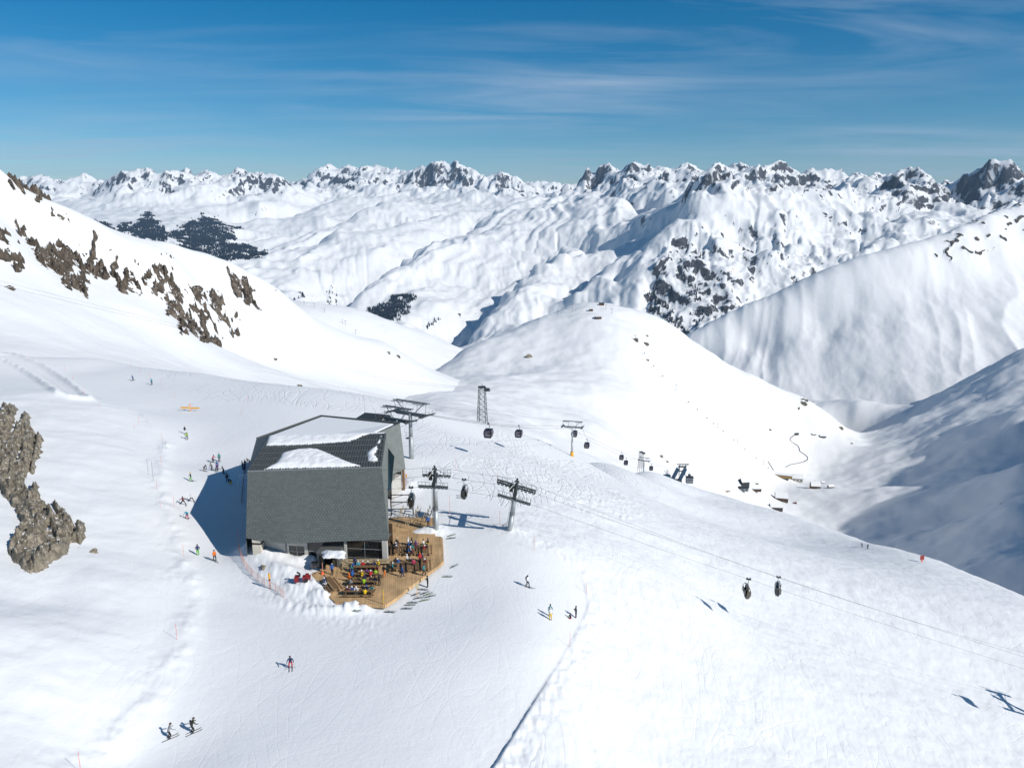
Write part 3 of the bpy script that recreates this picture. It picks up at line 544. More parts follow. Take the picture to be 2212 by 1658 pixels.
tag(grid_mesh('mountain_range', XF, YF, ZF, fm, {'rock': rock, 'alpine': .25 + .75 * AF}), 'snow covered alpine range along the horizon', kind='structure')

# forest on the lower flanks, far too many to count
fz = [[(192,492),(197,480),(215,485),(222,476),(240,492),(245,501)],[(250,497),(275,482),(284,495),(316,462),(328,466),(355,495),(360,523),(300,515)],[(365,510),(395,492),(436,468),(463,470),(480,492),(520,494),(505,516),(455,528),(400,530)],
      [(370,532),(420,528),(500,528),(545,534),(575,548),(530,560),(470,568),(425,550)],[(785,676),(805,661),(830,655),(870,636),(900,647),(884,670),(860,694),(830,690)],[(715,620),(745,640),(720,660),(700,655)],
      [(920,700),(945,685),(938,705),(925,712)],[(1400,625),(1440,655),(1480,720),(1500,745),(1450,712),(1410,670)],[(1680,640),(1720,600),(1740,640),(1700,665)],[(1470,560),(1500,600),(1540,680),(1510,700),(1480,640)],[(640,655),(655,640),(660,620),(645,640)]]
dens = [1, 1, .9, .9, 1, .05, .35, .5, .4, .25, .6]
fv = []; ff = []; rg = np.random.default_rng(5)
mask = np.zeros(UF.shape)
for i, (p, k) in enumerate(zip(fz, dens)): mask = np.maximum(mask, k * inpoly(UF + 13 * fbm(XF / 150, YF / 150, 5, 500 + i, .6), VF + 9 * fbm(XF / 150, YF / 150, 5, 540 + i, .6), p))
mask *= (RF < 14500) * sstep(-.75, -.1, fbm(XF / 220, YF / 220, 4, 77))
cell = (RF * (azf[1] - azf[0])) * (RF * (lrf[1] - lrf[0])); pr = mask * cell / 80.0
cnt = rg.poisson(pr); jj, ii = np.nonzero(cnt); rep = cnt[jj, ii]; jj = np.repeat(jj, rep); ii = np.repeat(ii, rep)
if len(jj) > 90000: s_ = rg.choice(len(jj), 90000, replace=False); jj, ii = jj[s_], ii[s_]
n = len(jj); da = rg.random(n) - .5; dl = rg.random(n) - .5
ta = azf[ii] + da * (azf[1] - azf[0]); tl = lrf[jj] + dl * (lrf[1] - lrf[0]); tx = np.exp(tl) * np.sin(ta); ty = np.exp(tl) * np.cos(ta); tz = ZF[jj, ii]
hh = 13 + 13 * rg.random(n); ww = hh * (.24 + .1 * rg.random(n))
ang = np.arange(4) * math.pi / 2 + .4
vb = np.stack([tx[:, None] + ww[:, None] * np.cos(ang), ty[:, None] + ww[:, None] * np.sin(ang), (tz - 5)[:, None] + 0 * ang], -1)
vt = np.stack([tx, ty, tz + hh], -1)[:, None]; co = np.concatenate([vb, vt], 1).reshape(-1, 3); b5 = np.arange(n) * 5
tri = np.stack([np.stack([b5 + k, b5 + (k + 1) % 4, b5 + 4], -1) for k in range(4)], 1).reshape(-1, 3)
me = bpy.data.meshes.new('conifer_forest'); me.vertices.add(len(co)); me.vertices.foreach_set('co', co.ravel().astype(np.float32))
me.loops.add(tri.size); me.loops.foreach_set('vertex_index', tri.ravel().astype(np.int32)); me.polygons.add(len(tri)); me.polygons.foreach_set('loop_start', np.arange(0, tri.size, 3, dtype=np.int32)); me.update(calc_edges=True)
me.materials.append(mat('conifer', (0.004, 0.013, 0.026), .9, var=.4, vs=.01))
fo = bpy.data.objects.new('conifer_forest', me); COL.objects.link(fo); tag(fo, 'dark conifer woods on the lower flanks of the far mountains', kind='stuff')
print('trees', n, 'tris', len(tri))
# ------------------------------------------------------------------ mesh kit
class MB:
    def __init__(s): s.v = []; s.f = []; s.m = []
    def add(s, vs, fs, mi=0):
        b = len(s.v); s.v += [tuple(map(float, q)) for q in vs]; s.f += [tuple(b + i for i in f) for f in fs]; s.m += [mi] * len(fs); return s
    def box(s, c, d, rz=0.0, M=None, mi=0):
        x, y, z = d[0] / 2, d[1] / 2, d[2] / 2; vs = [(i * x, j * y, k * z) for k in (-1, 1) for j in (-1, 1) for i in (-1, 1)]
        R = M or Matrix.Rotation(rz, 3, 'Z'); vs = [Vector(c) + R @ Vector(q) for q in vs]
        return s.add(vs, [(0, 2, 3, 1), (4, 5, 7, 6), (0, 1, 5, 4), (2, 6, 7, 3), (0, 4, 6, 2), (1, 3, 7, 5)], mi)
    def tube(s, a, b, r0, r1=None, n=6, mi=0, cap=True):
        r1 = r0 if r1 is None else r1; a = Vector(a); b = Vector(b); d = (b - a)
        if d.length < 1e-6: return s
        q = d.to_track_quat('Z', 'Y'); vs = []
        for p, r in ((a, r0), (b, r1)):
            for k in range(n): t = 2 * math.pi * k / n; vs.append(p + q @ Vector((r * math.cos(t), r * math.sin(t), 0)))
        fs = [(k, (k + 1) % n, n + (k + 1) % n, n + k) for k in range(n)]
        if cap: fs += [tuple(range(n - 1, -1, -1)), tuple(range(n, 2 * n))]
        return s.add(vs, fs, mi)
    def path(s, pts, r, n=5, mi=0):
        for a, b in zip(pts[:-1], pts[1:]): s.tube(a, b, r, r, n, mi)
        return s
    def poly(s, pts, mi=0): return s.add(pts, [tuple(range(len(pts)))], mi)
    def prism(s, pts, h, mi=0):           # pts counter-clockwise seen from above, extruded down by h (vector or number)
        h = Vector((0, 0, h)) if not hasattr(h, '__len__') else Vector(h); n = len(pts); P = [Vector(p) for p in pts]
        return s.add(P + [p - h for p in P], [tuple(range(n)), tuple(range(2 * n - 1, n - 1, -1))] + [(k, n + k, n + (k + 1) % n, (k + 1) % n) for k in range(n)], mi)
    def ball(s, c, r, n=8, m=6, mi=0):
        r = (r, r, r) if not hasattr(r, '__len__') else r; vs = []
        for j in range(1, m):
            t = math.pi * j / m
            for k in range(n): p = 2 * math.pi * k / n; vs.append((c[0] + r[0] * math.sin(t) * math.cos(p), c[1] + r[1] * math.sin(t) * math.sin(p), c[2] + r[2] * math.cos(t)))
        fs = [(j * n + k, (j + 1) * n + k, (j + 1) * n + (k + 1) % n, j * n + (k + 1) % n) for j in range(m - 2) for k in range(n)]
        vs += [(c[0], c[1], c[2] + r[2]), (c[0], c[1], c[2] - r[2])]; t = len(vs)
        fs += [(t - 2, k, (k + 1) % n) for k in range(n)] + [(t - 1, (m - 2) * n + (k + 1) % n, (m - 2) * n + k) for k in range(n)]
        return s.add(vs, fs, mi)
    def build(s, name, m, parent=None, smooth=False, org=None):
        me = bpy.data.meshes.new(name); o_ = Vector(org) if org is not None else Vector((0, 0, 0))
        me.from_pydata([tuple(Vector(q) - o_) for q in s.v], [], s.f)
        for k in (m if isinstance(m, (list, tuple)) else [m]): me.materials.append(k)
        if any(s.m): me.polygons.foreach_set('material_index', s.m)
        if smooth: me.polygons.foreach_set('use_smooth', [True] * len(s.f))
        me.update(); o = bpy.data.objects.new(name, me); COL.objects.link(o)
        if parent is not None: o.parent = parent
        return o
def thing(name, loc, rz=0.0, label=None, cat=None, group=None):
    o = bpy.data.objects.new(name, None); COL.objects.link(o); o.location = Vector(loc); o.rotation_euler = (0, 0, rz); o.empty_display_size = .3
    return tag(o, label, cat, group)
def copy_tree(o, parent=None):
    c = o.copy(); COL.objects.link(c); c.parent = parent
    for ch in list(o.children): copy_tree(ch, c)
    return c
def place(proto, used, loc, rz=0.0, label=None, group=None, scale=None, rot=None):
    o = proto if not used.get(proto.name) else copy_tree(proto); used[proto.name if o is proto else '_'] = True
    o.location = Vector(loc); o.rotation_euler = rot or (0, 0, rz)
    if scale: o.scale = (scale, scale, scale)
    if label: o['label'] = label
    if group: o['group'] = group
    elif 'group' in o and group == '': del o['group']
    return o
used = {}
V3 = lambda p: Vector([float(q) for q in p])

# paints and materials of the built things
m_clad = mat('fibre_cement', (0.115, 0.135, 0.130), .8, var=.10, vs=.7)
t = m_clad.node_tree; b = t.nodes['Principled BSDF']; g = N(t, 'ShaderNodeNewGeometry'); mr = N(t, 'ShaderNodeMapRange'); mr.inputs[3].default_value = .90; mr.inputs[4].default_value = 1.09
t.links.new(g.outputs['Random Per Island'], mr.inputs[0]); mm = N(t, 'ShaderNodeVectorMath', operation='SCALE'); mm.inputs[0].default_value = (0.118, 0.134, 0.128); t.links.new(mr.outputs[0], mm.inputs['Scale']); t.links.new(mm.outputs[0], b.inputs['Base Color'])
m_clad_b = mat('fibre_cement_plain', (0.17, 0.185, 0.175), .8, var=.12, vs=1.2, bump=.01, bs=6)
m_roof = mat('roof_sheet', (0.085, 0.092, 0.088), .55, var=.15, vs=1.5)
m_trim = mat('zinc_trim', (0.35, 0.37, 0.38), .45, .5)
m_conc = mat('pale_concrete', (0.50, 0.485, 0.45), .85, var=.1, vs=2, bump=.01, bs=8)
m_glass = mat('dark_glass', (0.012, 0.015, 0.018), .08, spec=.8)
m_frame = mat('window_frame', (0.16, 0.165, 0.16), .5, .3)
m_steel = mat('galvanised_steel', (0.22, 0.245, 0.25), .5, .5, var=.2, vs=2)
m_mast = mat('galvanised_mast', (0.40, 0.43, 0.44), .5, .35, var=.12, vs=2)
m_dsteel = mat('dark_steel', (0.055, 0.065, 0.068), .55, .4)
m_rub = mat('black_rubber', (0.02, 0.02, 0.022), .8)
m_wood = mat('table_wood', (0.20, 0.115, 0.055), .75, var=.25, vs=5)
m_wood2 = mat('pale_wood', (0.42, 0.33, 0.20), .75, var=.2, vs=5)
m_rsnow = mat('roof_snow', SNOW, .8, bump=.05, bs=3)
m_cab = mat('cabin_shell', (0.022, 0.020, 0.028), .3, var=.1)
m_cglass = mat('cabin_window', (0.10, 0.085, 0.12), .12, spec=.8)
m_white = mat('white_print', (.75, .75, .77), .5)
m_yel = mat('yellow_paint', (0.80, 0.38, 0.02), .5); m_red = mat('red_paint', (0.24, 0.012, 0.018), .45); m_org = mat('orange_paint', (0.85, 0.16, 0.05), .5)
m_blue = mat('blue_paint', (0.03, 0.085, 0.15), .5, .2); m_rope = mat('wire_rope', (0.07, 0.075, 0.08), .5, .4)
m_blk = mat('black_paint', (0.02, 0.02, 0.02), .5)
m_barn = mat('barn_wood', (0.11, 0.065, 0.04), .85, var=.2, vs=1); m_barny = mat('pale_barn_wood', (0.36, 0.24, 0.10), .85, var=.15, vs=.5)
# boards of the terrace: the joints run away from the camera
m_deck = bpy.data.materials.new('deck_boards'); m_deck.use_nodes = True; t = m_deck.node_tree; b = t.nodes['Principled BSDF']; b.inputs['Roughness'].default_value = .8
tc = N(t, 'ShaderNodeTexCoord'); mp = N(t, 'ShaderNodeMapping'); mp.inputs['Scale'].default_value = (1, .06, 1); t.links.new(tc.outputs['Object'], mp.inputs[0])
rt = N(t, 'ShaderNodeMapping'); rt.inputs['Rotation'].default_value = (0, 0, -.14); t.links.new(tc.outputs['Object'], rt.inputs[0]); sp = N(t, 'ShaderNodeSeparateXYZ'); t.links.new(rt.outputs[0], sp.inputs[0])
bx_ = MT(t, 'FRACT', MT(t, 'MULTIPLY', sp.outputs[0], 1 / .29)); ln = MT(t, 'LESS_THAN', bx_, .14)
wn_ = N(t, 'ShaderNodeTexWhiteNoise', noise_dimensions='2D'); fl = N(t, 'ShaderNodeCombineXYZ'); t.links.new(MT(t, 'FLOOR', MT(t, 'MULTIPLY', sp.outputs[0], 1 / .29)), fl.inputs[0]); t.links.new(MT(t, 'FLOOR', MT(t, 'MULTIPLY', sp.outputs[1], 1 / 4.1)), fl.inputs[1]); t.links.new(fl.outputs[0], wn_.inputs[0])
nn = N(t, 'ShaderNodeTexNoise'); nn.inputs['Scale'].default_value = 3; nn.inputs['Detail'].default_value = 5; t.links.new(mp.outputs[0], nn.inputs['Vector'])
n2_ = N(t, 'ShaderNodeTexNoise'); n2_.inputs['Scale'].default_value = .35; n2_.inputs['Detail'].default_value = 4; t.links.new(tc.outputs['Object'], n2_.inputs['Vector'])
k = MT(t, 'ADD', MT(t, 'ADD', MT(t, 'MULTIPLY', wn_.outputs[0], .22), MT(t, 'MULTIPLY', nn.outputs[0], .5)), MT(t, 'MULTIPLY', n2_.outputs[0], 1.1)); k = MT(t, 'MULTIPLY', k, MT(t, 'SUBTRACT', 1.05, MT(t, 'MULTIPLY', ln, .42)))
mm = N(t, 'ShaderNodeVectorMath', operation='SCALE'); mm.inputs[0].default_value = (0.56, 0.36, 0.18); t.links.new(k, mm.inputs['Scale']); t.links.new(mm.outputs[0], b.inputs['Base Color'])

# ------------------------------------------------------------------ near rock outcrop, left
def patch(name, a0, a1, na, r0, r1, nr, fn, m, label):
    az = rng_(a0, a1, na); lr = np.linspace(math.log(r0), math.log(r1), nr)
    X = np.exp(lr)[:, None] * np.sin(az); Y = np.exp(lr)[:, None] * np.cos(az)
    i0 = np.searchsorted(AZ, az[0]) - 3; Zb = resample(NZ, AZ, LR, az, lr); Z, keep = fn(X, Y, Zb)
    return tag(grid_mesh(name, X, Y, Z, m, keep=keep), label, kind='structure')
q5 = lambda l: [(.3272 * x, 753.75 + .3273 * y) for x, y in l]
oc = [q5([(-200,400),(0,410),(50,335),(95,340),(105,400),(75,500),(65,590),(90,560),(150,440),(190,450),(200,520),(230,560),(215,700),(190,780),(150,870),(190,960),(230,930),(260,1000),(330,1060),(370,1110),(395,1090),(430,1090),(480,1150),(490,1190),(440,1330),(390,1375),(300,1385),(315,1450),(260,1465),(170,1455),(120,1410),(60,1350),(70,1290),(140,1190),(145,1140),(80,1010),(0,925),(-200,900)]),
      q5([(250,565),(275,600),(265,680),(235,740),(215,840),(205,790),(235,640)]), q5([(225,880),(245,900),(250,960),(215,970)]), q5([(355,1000),(380,1030),(430,1085),(420,1110),(370,1080)]), q5([(510,1140),(545,1160),(565,1220),(530,1290),(470,1265),(500,1210)])]
hol = [q5([(100,690),(150,640),(140,720),(105,750)]), q5([(250,1040),(320,1080),(300,1095)]), q5([(290,1180),(340,1160),(330,1200)]), q5([(165,900),(200,850),(220,930),(185,950)])]
def f_oc(X, Y, Zb):
    U, V = proj(X, Y, Zb); U = U + 3 * fbm(X / 2.0, Y / 2.0, 4, 401); V = V + 5 * fbm(X / 2.6, Y / 2.6, 4, 402)
    M = np.zeros(X.shape)
    for p in oc: M = np.maximum(M, inpoly(U, V, p))
    for p in hol: M = np.where(inpoly(U, V, p), 0, M)
    M = blur(M.astype(float), 4); xr = X * .8 + Y * .6; yr = -X * .6 + Y * .8
    r = ridged(xr / 2.2, yr / 5.5, 5, 405, .6); c = np.floor(3 * fbm(xr / 3.1, yr / 2.0, 3, 407)) / 3
    return Zb + (M - .5) * 1.2 + .62 + (r - .95) * .42 * (.3 + M) + c * .30 + .65 * (((xr * .75 + yr * .35 + .9 * fbm(X / 2.4, Y / 2.4, 3, 411)) / 1.3) % 1.0) * (.4 + .6 * M) - .25 + .07 * fbm(X / .5, Y / .5, 3, 409), (M > .03)
rk2 = rock_mat('rock_grey', 1.1, (0.07, 0.058, 0.042), (0.21, 0.18, 0.135), (0.44, 0.38, 0.29), .16, dust=.03)
patch('rock_outcrop', -45, -27, 380, 66, 205, 360, f_oc, rk2, 'grey and brown rock outcrop in the near left snow slope')

# ------------------------------------------------------------------ restaurant
GZ = 0.0
def bw(u, v, z): return V3(PZ(u, v, z))
FTL, FTR, RL, RR = bw(534.4, 1017.8, 10.4), bw(824.6, 1009, 10.4), bw(580, 942.5, 12), bw(834.5, 936, 12)
BL, BM, BR = bw(531, 1161.8, 3.6), bw(617, 1173.5, 3.35), bw(839.9, 1165, 3.55)
S1, S2, S3, S4 = bw(838.8, 974, 9.6), bw(851, 984, 9.0), bw(844, 1053, 4.2), bw(837.7, 1061, 4.0)
C1, AP, RT, R2, R3, R4 = bw(554, 947, 10), bw(692.6, 898, 10.2), bw(864, 914, 11), bw(876, 1013.4, 4), bw(847, 1024, 4), bw(815, 935, 11.7)
org = V3(PZ(690, 1217, 0)); rest = thing('mountain_restaurant', org, 0, 'angular grey shingled mountain restaurant with snow on its dark roof', 'restaurant')
def dn(p, z): return Vector((p.x, p.y, z))
w = MB()
BRb = dn(S4, BR.z); BLb = Vector((RL.x, RL.y + 3, BL.z))
w.poly([BR, S4, S1, RR, FTR]); w.build('side_wall', m_clad_b, rest, org=org)
w = MB(); w.poly([BL, FTL, RL, C1, dn(C1, BL.z)][::-1]); w.poly([dn(C1, 0), dn(C1, 10.0), AP, dn(AP, 0)]); w.poly([AP, RT, dn(RT, 0), dn(AP, 0)]); w.poly([dn(BL, 0), BL, dn(C1, BL.z), dn(C1, 0)])
w.poly([BL, BM, BR, S4, dn(R3, 3.8), dn(C1, BL.z)]); w.build('back_wall', m_clad_b, rest, org=org)
w = MB(); FTM = FTL.lerp(FTR, .28); w.poly([BL, BM, FTM, FTL]); w.poly([BM, BR, FTR, FTM]); w.build('front_wall_board', m_frame, rest, org=org)
# shingles on the leaning front, row by row, every other row shifted
nrm = ((FTR - FTL).cross(BL - FTL)).normalized(); nrm = -nrm if nrm.y > 0 else nrm
tl = MB(); rows = 32; rg = random.Random(3)
def onf(s, t):                                         # s along, t down the front
    top = FTL.lerp(FTR, s); bot = BL.lerp(BM, s / .28) if s < .28 else BM.lerp(BR, (s - .28) / .72); return top.lerp(bot, t)
for r in range(rows):
    nc = 44; o = .5 * (r % 2) + rg.random() * .12
    for c in range(-1, nc + 1):
        s0, s1 = max(0, (c + o) / nc), min(1, (c + 1 + o) / nc)
        if s1 - s0 < .006: continue
        g = .0012; a, b_, c_, d_ = onf(s0 + g, r / rows + .0015), onf(s1 - g, r / rows + .0015), onf(s1 - g, (r + 1) / rows), onf(s0 + g, (r + 1) / rows)
        l0, l1 = .05, .058 + .008 * rg.random()
        tl.add([a + nrm * l0, b_ + nrm * l0, c_ + nrm * l1, d_ + nrm * l1, c_, d_, a, b_], [(0, 1, 2, 3), (3, 2, 4, 5), (0, 3, 5, 6), (1, 7, 4, 2)])
ts = tl.build('wall_shingles', m_clad, rest, org=org); ts['kind'] = 'stuff'
MB().tube(FTL + nrm * .1, FTR + nrm * .1, .09, n=5).build('eaves_trim', m_trim, rest, org=org)
# lower roof: panels running down the fall
rn = ((FTR - FTL).cross(RL - FTL)).normalized(); rn = -rn if rn.z < 0 else rn
def onr(s, t): return FTL.lerp(FTR, s).lerp(RL.lerp(RR, s), t)
ring = [C1, RL, RR, R4, RT, AP]; RC = RL.lerp(RT, .5); RC.z = 11.6
w = MB(); w.poly([FTL, FTR, RR, RL]); [w.poly([ring[k], ring[(k + 1) % 6], RC]) for k in range(6)]; w.build('roof', m_roof, rest, org=org)
npn = 48
for i in range(npn):
    s0, s1 = (i + .17) / npn, (i + .83) / npn; h = rn * (.15 + .02 * (i % 3))
    w = MB(); P4 = [onr(s0, .005), onr(s1, .005), onr(s1, .99), onr(s0, .99)]
    w.add([p + rn * .01 for p in P4] + [p + h for p in P4], [(4, 5, 6, 7), (0, 1, 5, 4), (1, 2, 6, 5), (2, 3, 7, 6), (3, 0, 4, 7)]); w.build('roof_panel', m_roof, rest, org=org)
for t_ in (.14, .30, .46, .62, .78):
    MB().tube(onr(.005, t_) + rn * .22, onr(.995, t_) + rn * .22, .05, n=5).build('snow_guard', m_steel, rest, org=org)
MB().path([C1 + Vector((0, 0, .1)), AP + Vector((0, 0, .1)), RT + Vector((0, 0, .1))], .13, 5).build('roof_edge', m_frame, rest, org=org)
# right: rear block, wall face with painted shade, windows
w = MB(); w.poly([R4, R3, R2, RT]); w.poly([S1, S2, R3, S4][::-1] if False else [S2, R3, R4]); w.poly([S4, R3, R2, dn(RT, 4)]); w.build('rear_wall', m_clad_b, rest, org=org)
w = MB(); off = Vector((.12, -.12, 0)); w.poly([p + off for p in (S1, S4, S3, S2)]); w.build('shade_painted_wall', mat('wall_shade_paint', (.012, .035, .05), .25, spec=.5), rest, org=org)  # side wall face in shade; the shade is put in as this dark colour
wn2 = (R3 - R4).cross(RT - R4).normalized(); wn2 = -wn2 if wn2.x < 0 else wn2
for (u0, v0, u1, v1) in [(848.5, 993, 855, 1004), (859, 987, 865, 999)]:
    c = None; nn_ = wn2; q4 = []
    for (u, v) in ((u0, v1), (u1, v1 - 2), (u1, v0), (u0, v0 + 1)):
        d = V3(ray(u, v)); o3 = V3(CAM); tt_ = (R4 - o3).dot(nn_) / d.dot(nn_); q4.append(o3 + d * tt_ + nn_ * .05)
    f_ = MB().add([p for p in q4] + [p + nn_ * .12 for p in q4], [(0, 1, 5, 4), (1, 2, 6, 5), (2, 3, 7, 6), (3, 0, 4, 7)]).build('window', m_frame, rest, org=org)
    MB().poly([p + nn_ * .03 for p in q4]).build('pane', m_glass, f_, org=org)
# ground floor right of the dark wall face: white screens and a timber post
gf = MB(); a_, b_ = bw(847, 1078, 0), bw(868, 1062, 0); gf.prism([a_ + Vector((0, 0, 3.6)), b_ + Vector((0, 0, 3.6)), b_ + Vector((-1, 1.5, 3.6)), a_ + Vector((-1, 1.5, 3.6))], 3.7); gf.build('lower_wall', m_conc, rest, org=org)
p_ = bw(872.5, 1062, 0); MB().box(p_ + Vector((0, 0, 2.2)), (.45, .45, 4.6)).build('timber_post', m_wood, rest, org=org)
w = MB(); p_ = bw(858, 1062, 0)
for k in range(6): a0 = k / 6 * math.pi * .5; a1 = (k + 1) / 6 * math.pi * .5; w.add([p_ + Vector((-1.6 + 2.6 * math.sin(a0), 0, 2.0 + .9 * math.cos(a0))), p_ + Vector((-1.6 + 2.6 * math.sin(a1), 0, 2.0 + .9 * math.cos(a1))), p_ + Vector((-1.6 + 2.6 * math.sin(a1), 2.6, 2.0 + .9 * math.cos(a1))), p_ + Vector((-1.6 + 2.6 * math.sin(a0), 2.6, 2.0 + .9 * math.cos(a0)))], [(0, 1, 2, 3)])
w.build('entrance_hood', m_trim, rest, org=org)
# ground floor front
FA, FB = V3(PZ(556, 1204, 0)), V3(PZ(838, 1217.5, 0)); fd = (FB - FA).normalized(); fnm = Vector((fd.y, -fd.x, 0)); fnm = -fnm if fnm.y > 0 else fnm
def fu(u):                                             # picture bearing -> distance along the facade
    d = V3(ray(u, 1210)); o3 = V3(CAM); k = (FA.x - o3.x) * (-fd.y) + (FA.y - o3.y) * fd.x; den = d.x * (-fd.y) + d.y * fd.x; p = o3 + d * (k / den); return (Vector((p.x, p.y, 0)) - Vector((FA.x, FA.y, 0))).dot(fd)
def fbox(mb, u0, u1, z0, z1, d0, d1):
    a, b2 = fu(u0), fu(u1); c = FA + fd * ((a + b2) / 2) + fnm * ((d0 + d1) / 2); c.z = (z0 + z1) / 2
    return mb.box(c, (abs(b2 - a), abs(d1 - d0), z1 - z0), math.atan2(fd.y, fd.x))
HT = 3.72
fbox(MB(), 532, 836, HT - .02, HT + .12, -3, -.35).build('soffit', m_frame, rest, org=org)
fbox(MB(), 572, 618, -1, HT, -.45, -.15).build('concrete_wall', m_conc, rest, org=org)
fbox(fbox(fbox(MB(), 622, 626, -1, HT, -.4, 0), 659, 666, -1, HT, -.4, 0), 626, 659, 2.35, HT, -.4, 0).build('concrete_wall', m_conc, rest, org=org)
fbox(MB(), 618, 622, -1, HT, -.35, -.05).build('wall_column', m_frame, rest, org=org)
fbox(MB(), 826.5, 837, -.5, HT, -.6, .05).build('concrete_pier', m_conc, rest, org=org); fbox(MB(), 745, 750, -.5, HT, -.4, .05).build('concrete_pier', m_conc, rest, org=org)
def window(u0, u1, z0, z1, vs, hs, d=-.25, nm='window'):
    f = MB(); fbox(f, u0, u0 + .8, z0, z1, d - .06, d + .1); fbox(f, u1 - .8, u1, z0, z1, d - .06, d + .1); fbox(f, u0 + .8, u1 - .8, z1 - .12, z1, d - .06, d + .1); fbox(f, u0 + .8, u1 - .8, z0, z0 + .1, d - .06, d + .1)
    f = f.build(nm, m_frame, rest, org=org); uu = [u0 + .8] + [v for v in vs] + [u1 - .8]; zs = [z0 + .1] + list(hs) + [z1 - .12]
    for a, b2 in zip(uu[:-1], uu[1:]):
        for c, e in zip(zs[:-1], zs[1:]):
            pn = fbox(MB(), a + .25, b2 - .25, c + .035, e - .035, d - .03, d); pn.build('pane', m_glass, f, org=org); 
    mu = MB()
    for v in vs: fbox(mu, v - .4, v + .4, z0 + .1, z1 - .12, d - .02, d + .07)
    for h in hs: fbox(mu, u0 + .8, u1 - .8, h - .045, h + .045, d, d + .075)
    if vs or hs: mu.build('mullions', m_trim, f, org=org)
    return f
window(626, 659, .3, 2.35, (642,), (1.3,)); window(666, 697, -.2, HT, (), (1.5, )); window(697, 745, 2.6, HT, (), ()); window(750, 826.5, .1, HT, (788,), (.75, 2.25))
# a warm room behind the big window: floor, counter and back wall can be made out
rm = MB(); fbox(rm, 668, 824, -.1, .05, -7, -.3); fbox(rm, 668, 824, 0, HT, -7.2, -7.0); rm.build('dining_room', mat('room_wood', (.12, .075, .04), .8, var=.3, vs=1.5), rest, org=org)
# vestibule with open door and a snow cap
vb = MB(); fbox(vb, 696, 701, -.2, 2.45, 0, 2.2); fbox(vb, 738, 743.5, -.2, 2.45, 0, 2.2); fbox(vb, 701, 738, 2.0, 2.45, 1.9, 2.2); fbox(vb, 696, 743.5, 2.45, 2.58, 0, 2.35); vb.build('porch', m_frame, rest, org=org)
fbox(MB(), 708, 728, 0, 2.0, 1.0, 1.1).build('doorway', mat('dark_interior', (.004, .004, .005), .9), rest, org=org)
fbox(MB(), 701, 709, 0, 2.0, 1.95, 2.02).build('door', mat('door_paint', (.06, .06, .045), .5), rest, org=org); fbox(MB(), 728, 738, 0, 2.0, 1.95, 2.02).build('door', mat('door_paint_b', (.06, .06, .045), .5), rest, org=org)
def snow_cap(name, pts, h, parent, org, res=.18, rag=.25, seed=0):
    """a thick, rounded sheet of snow lying on a planar polygon"""
    P = [Vector(p) for p in pts]; c = sum(P, Vector()) / len(P); n = Vector((0, 0, 0))
    for i in range(len(P)): n += (P[i] - c).cross(P[(i + 1) % len(P)] - c)
    n.normalize(); n = -n if n.z < 0 else n; ex = Vector((1, 0, 0)); ex = (ex - n * ex.dot(n)).normalized(); ey = n.cross(ex)
    q = [((p - c).dot(ex), (p - c).dot(ey)) for p in P]; xs = [a for a, _ in q]; ys = [b for _, b in q]
    X, Y = np.meshgrid(np.arange(min(xs) - .4, max(xs) + .4, res), np.arange(min(ys) - .4, max(ys) + .4, res))
    wx = X + rag * fbm(X / .8, Y / .8, 3, seed); wy = Y + rag * fbm(X / .8, Y / .8, 3, seed + 7)
    ins = inpoly(wx, wy, q); d, _, _ = seg_dist(wx, wy, q + [q[0]]); hh = np.where(ins, h * (1 - np.exp(-d / (h * 1.2))) * (1 + .25 * fbm(X / 1.5, Y / 1.5, 3, seed + 3)) + .03, -.06)
    W3 = np.array(c)[None, None] + X[..., None] * np.array(ex) + Y[..., None] * np.array(ey) + hh[..., None] * np.array(n) - np.array(org)
    o = grid_mesh(name, W3[..., 0], W3[..., 1], W3[..., 2], m_rsnow, keep=ins); o.parent = parent; return o
cp = [bw(698, 1203, 2.7), bw(743.5, 1205, 2.7), bw(745, 1190, 2.7), bw(700, 1189, 2.7)]
snow_cap('roof_snow_patch', cp, .45, rest, org, .14, .2, 5)
qc = lambda l: [(512.6 + .2182 * x, 856.3 + .2182 * y) for x, y in l]
def onroof(u, v):
    d = V3(ray(u, v)); o3 = V3(CAM); k = (FTL - o3).dot(rn) / d.dot(rn); return o3 + d * k + rn * .1
low = qc([(265,728),(400,655),(450,565),(520,545),(600,527),(720,517),(790,525),(850,545),(950,590),(1040,630),(1100,655),(1180,678),(1240,692),(1100,703),(700,712),(330,722)])
snow_cap('roof_snow_patch', [onroof(u, v) for u, v in low], .5, rest, org, .16, .12, 11)
rgt = qc([(1290,560),(1320,530),(1360,505),(1385,490),(1388,530),(1360,580),(1390,620),(1385,650),(1330,655),(1295,635)])
snow_cap('roof_snow_patch', [onroof(u, v) for u, v in rgt], .3, rest, org, .14, .1, 13)
snow_cap('roof_snow_patch', [onroof(u, v) for u, v in qc([(1385,478),(1390,450),(1412,422),(1422,428),(1412,462)])], .15, rest, org, .12, .05, 14)
snow_cap('roof_snow_patch', [onroof(u, v) for u, v in qc([(1415,400),(1425,392),(1438,395),(1432,408)])], .12, rest, org, .12, .03, 15)
up = qc([(283,492),(318,396),(560,386),(1000,377),(1340,368),(1240,395),(1190,420),(1120,448),(950,462),(700,480),(500,488)])
snow_cap('roof_snow_patch', [onroof(u, v) for u, v in up], .3, rest, org, .16, .06, 17)
ur = [ring[0].lerp(RC, .10), RL, RR, R4.lerp(RC, .06), RT.lerp(RC, .10), AP.lerp(RC, .06)]; w = MB(); up_ = Vector((0, 0, .22))
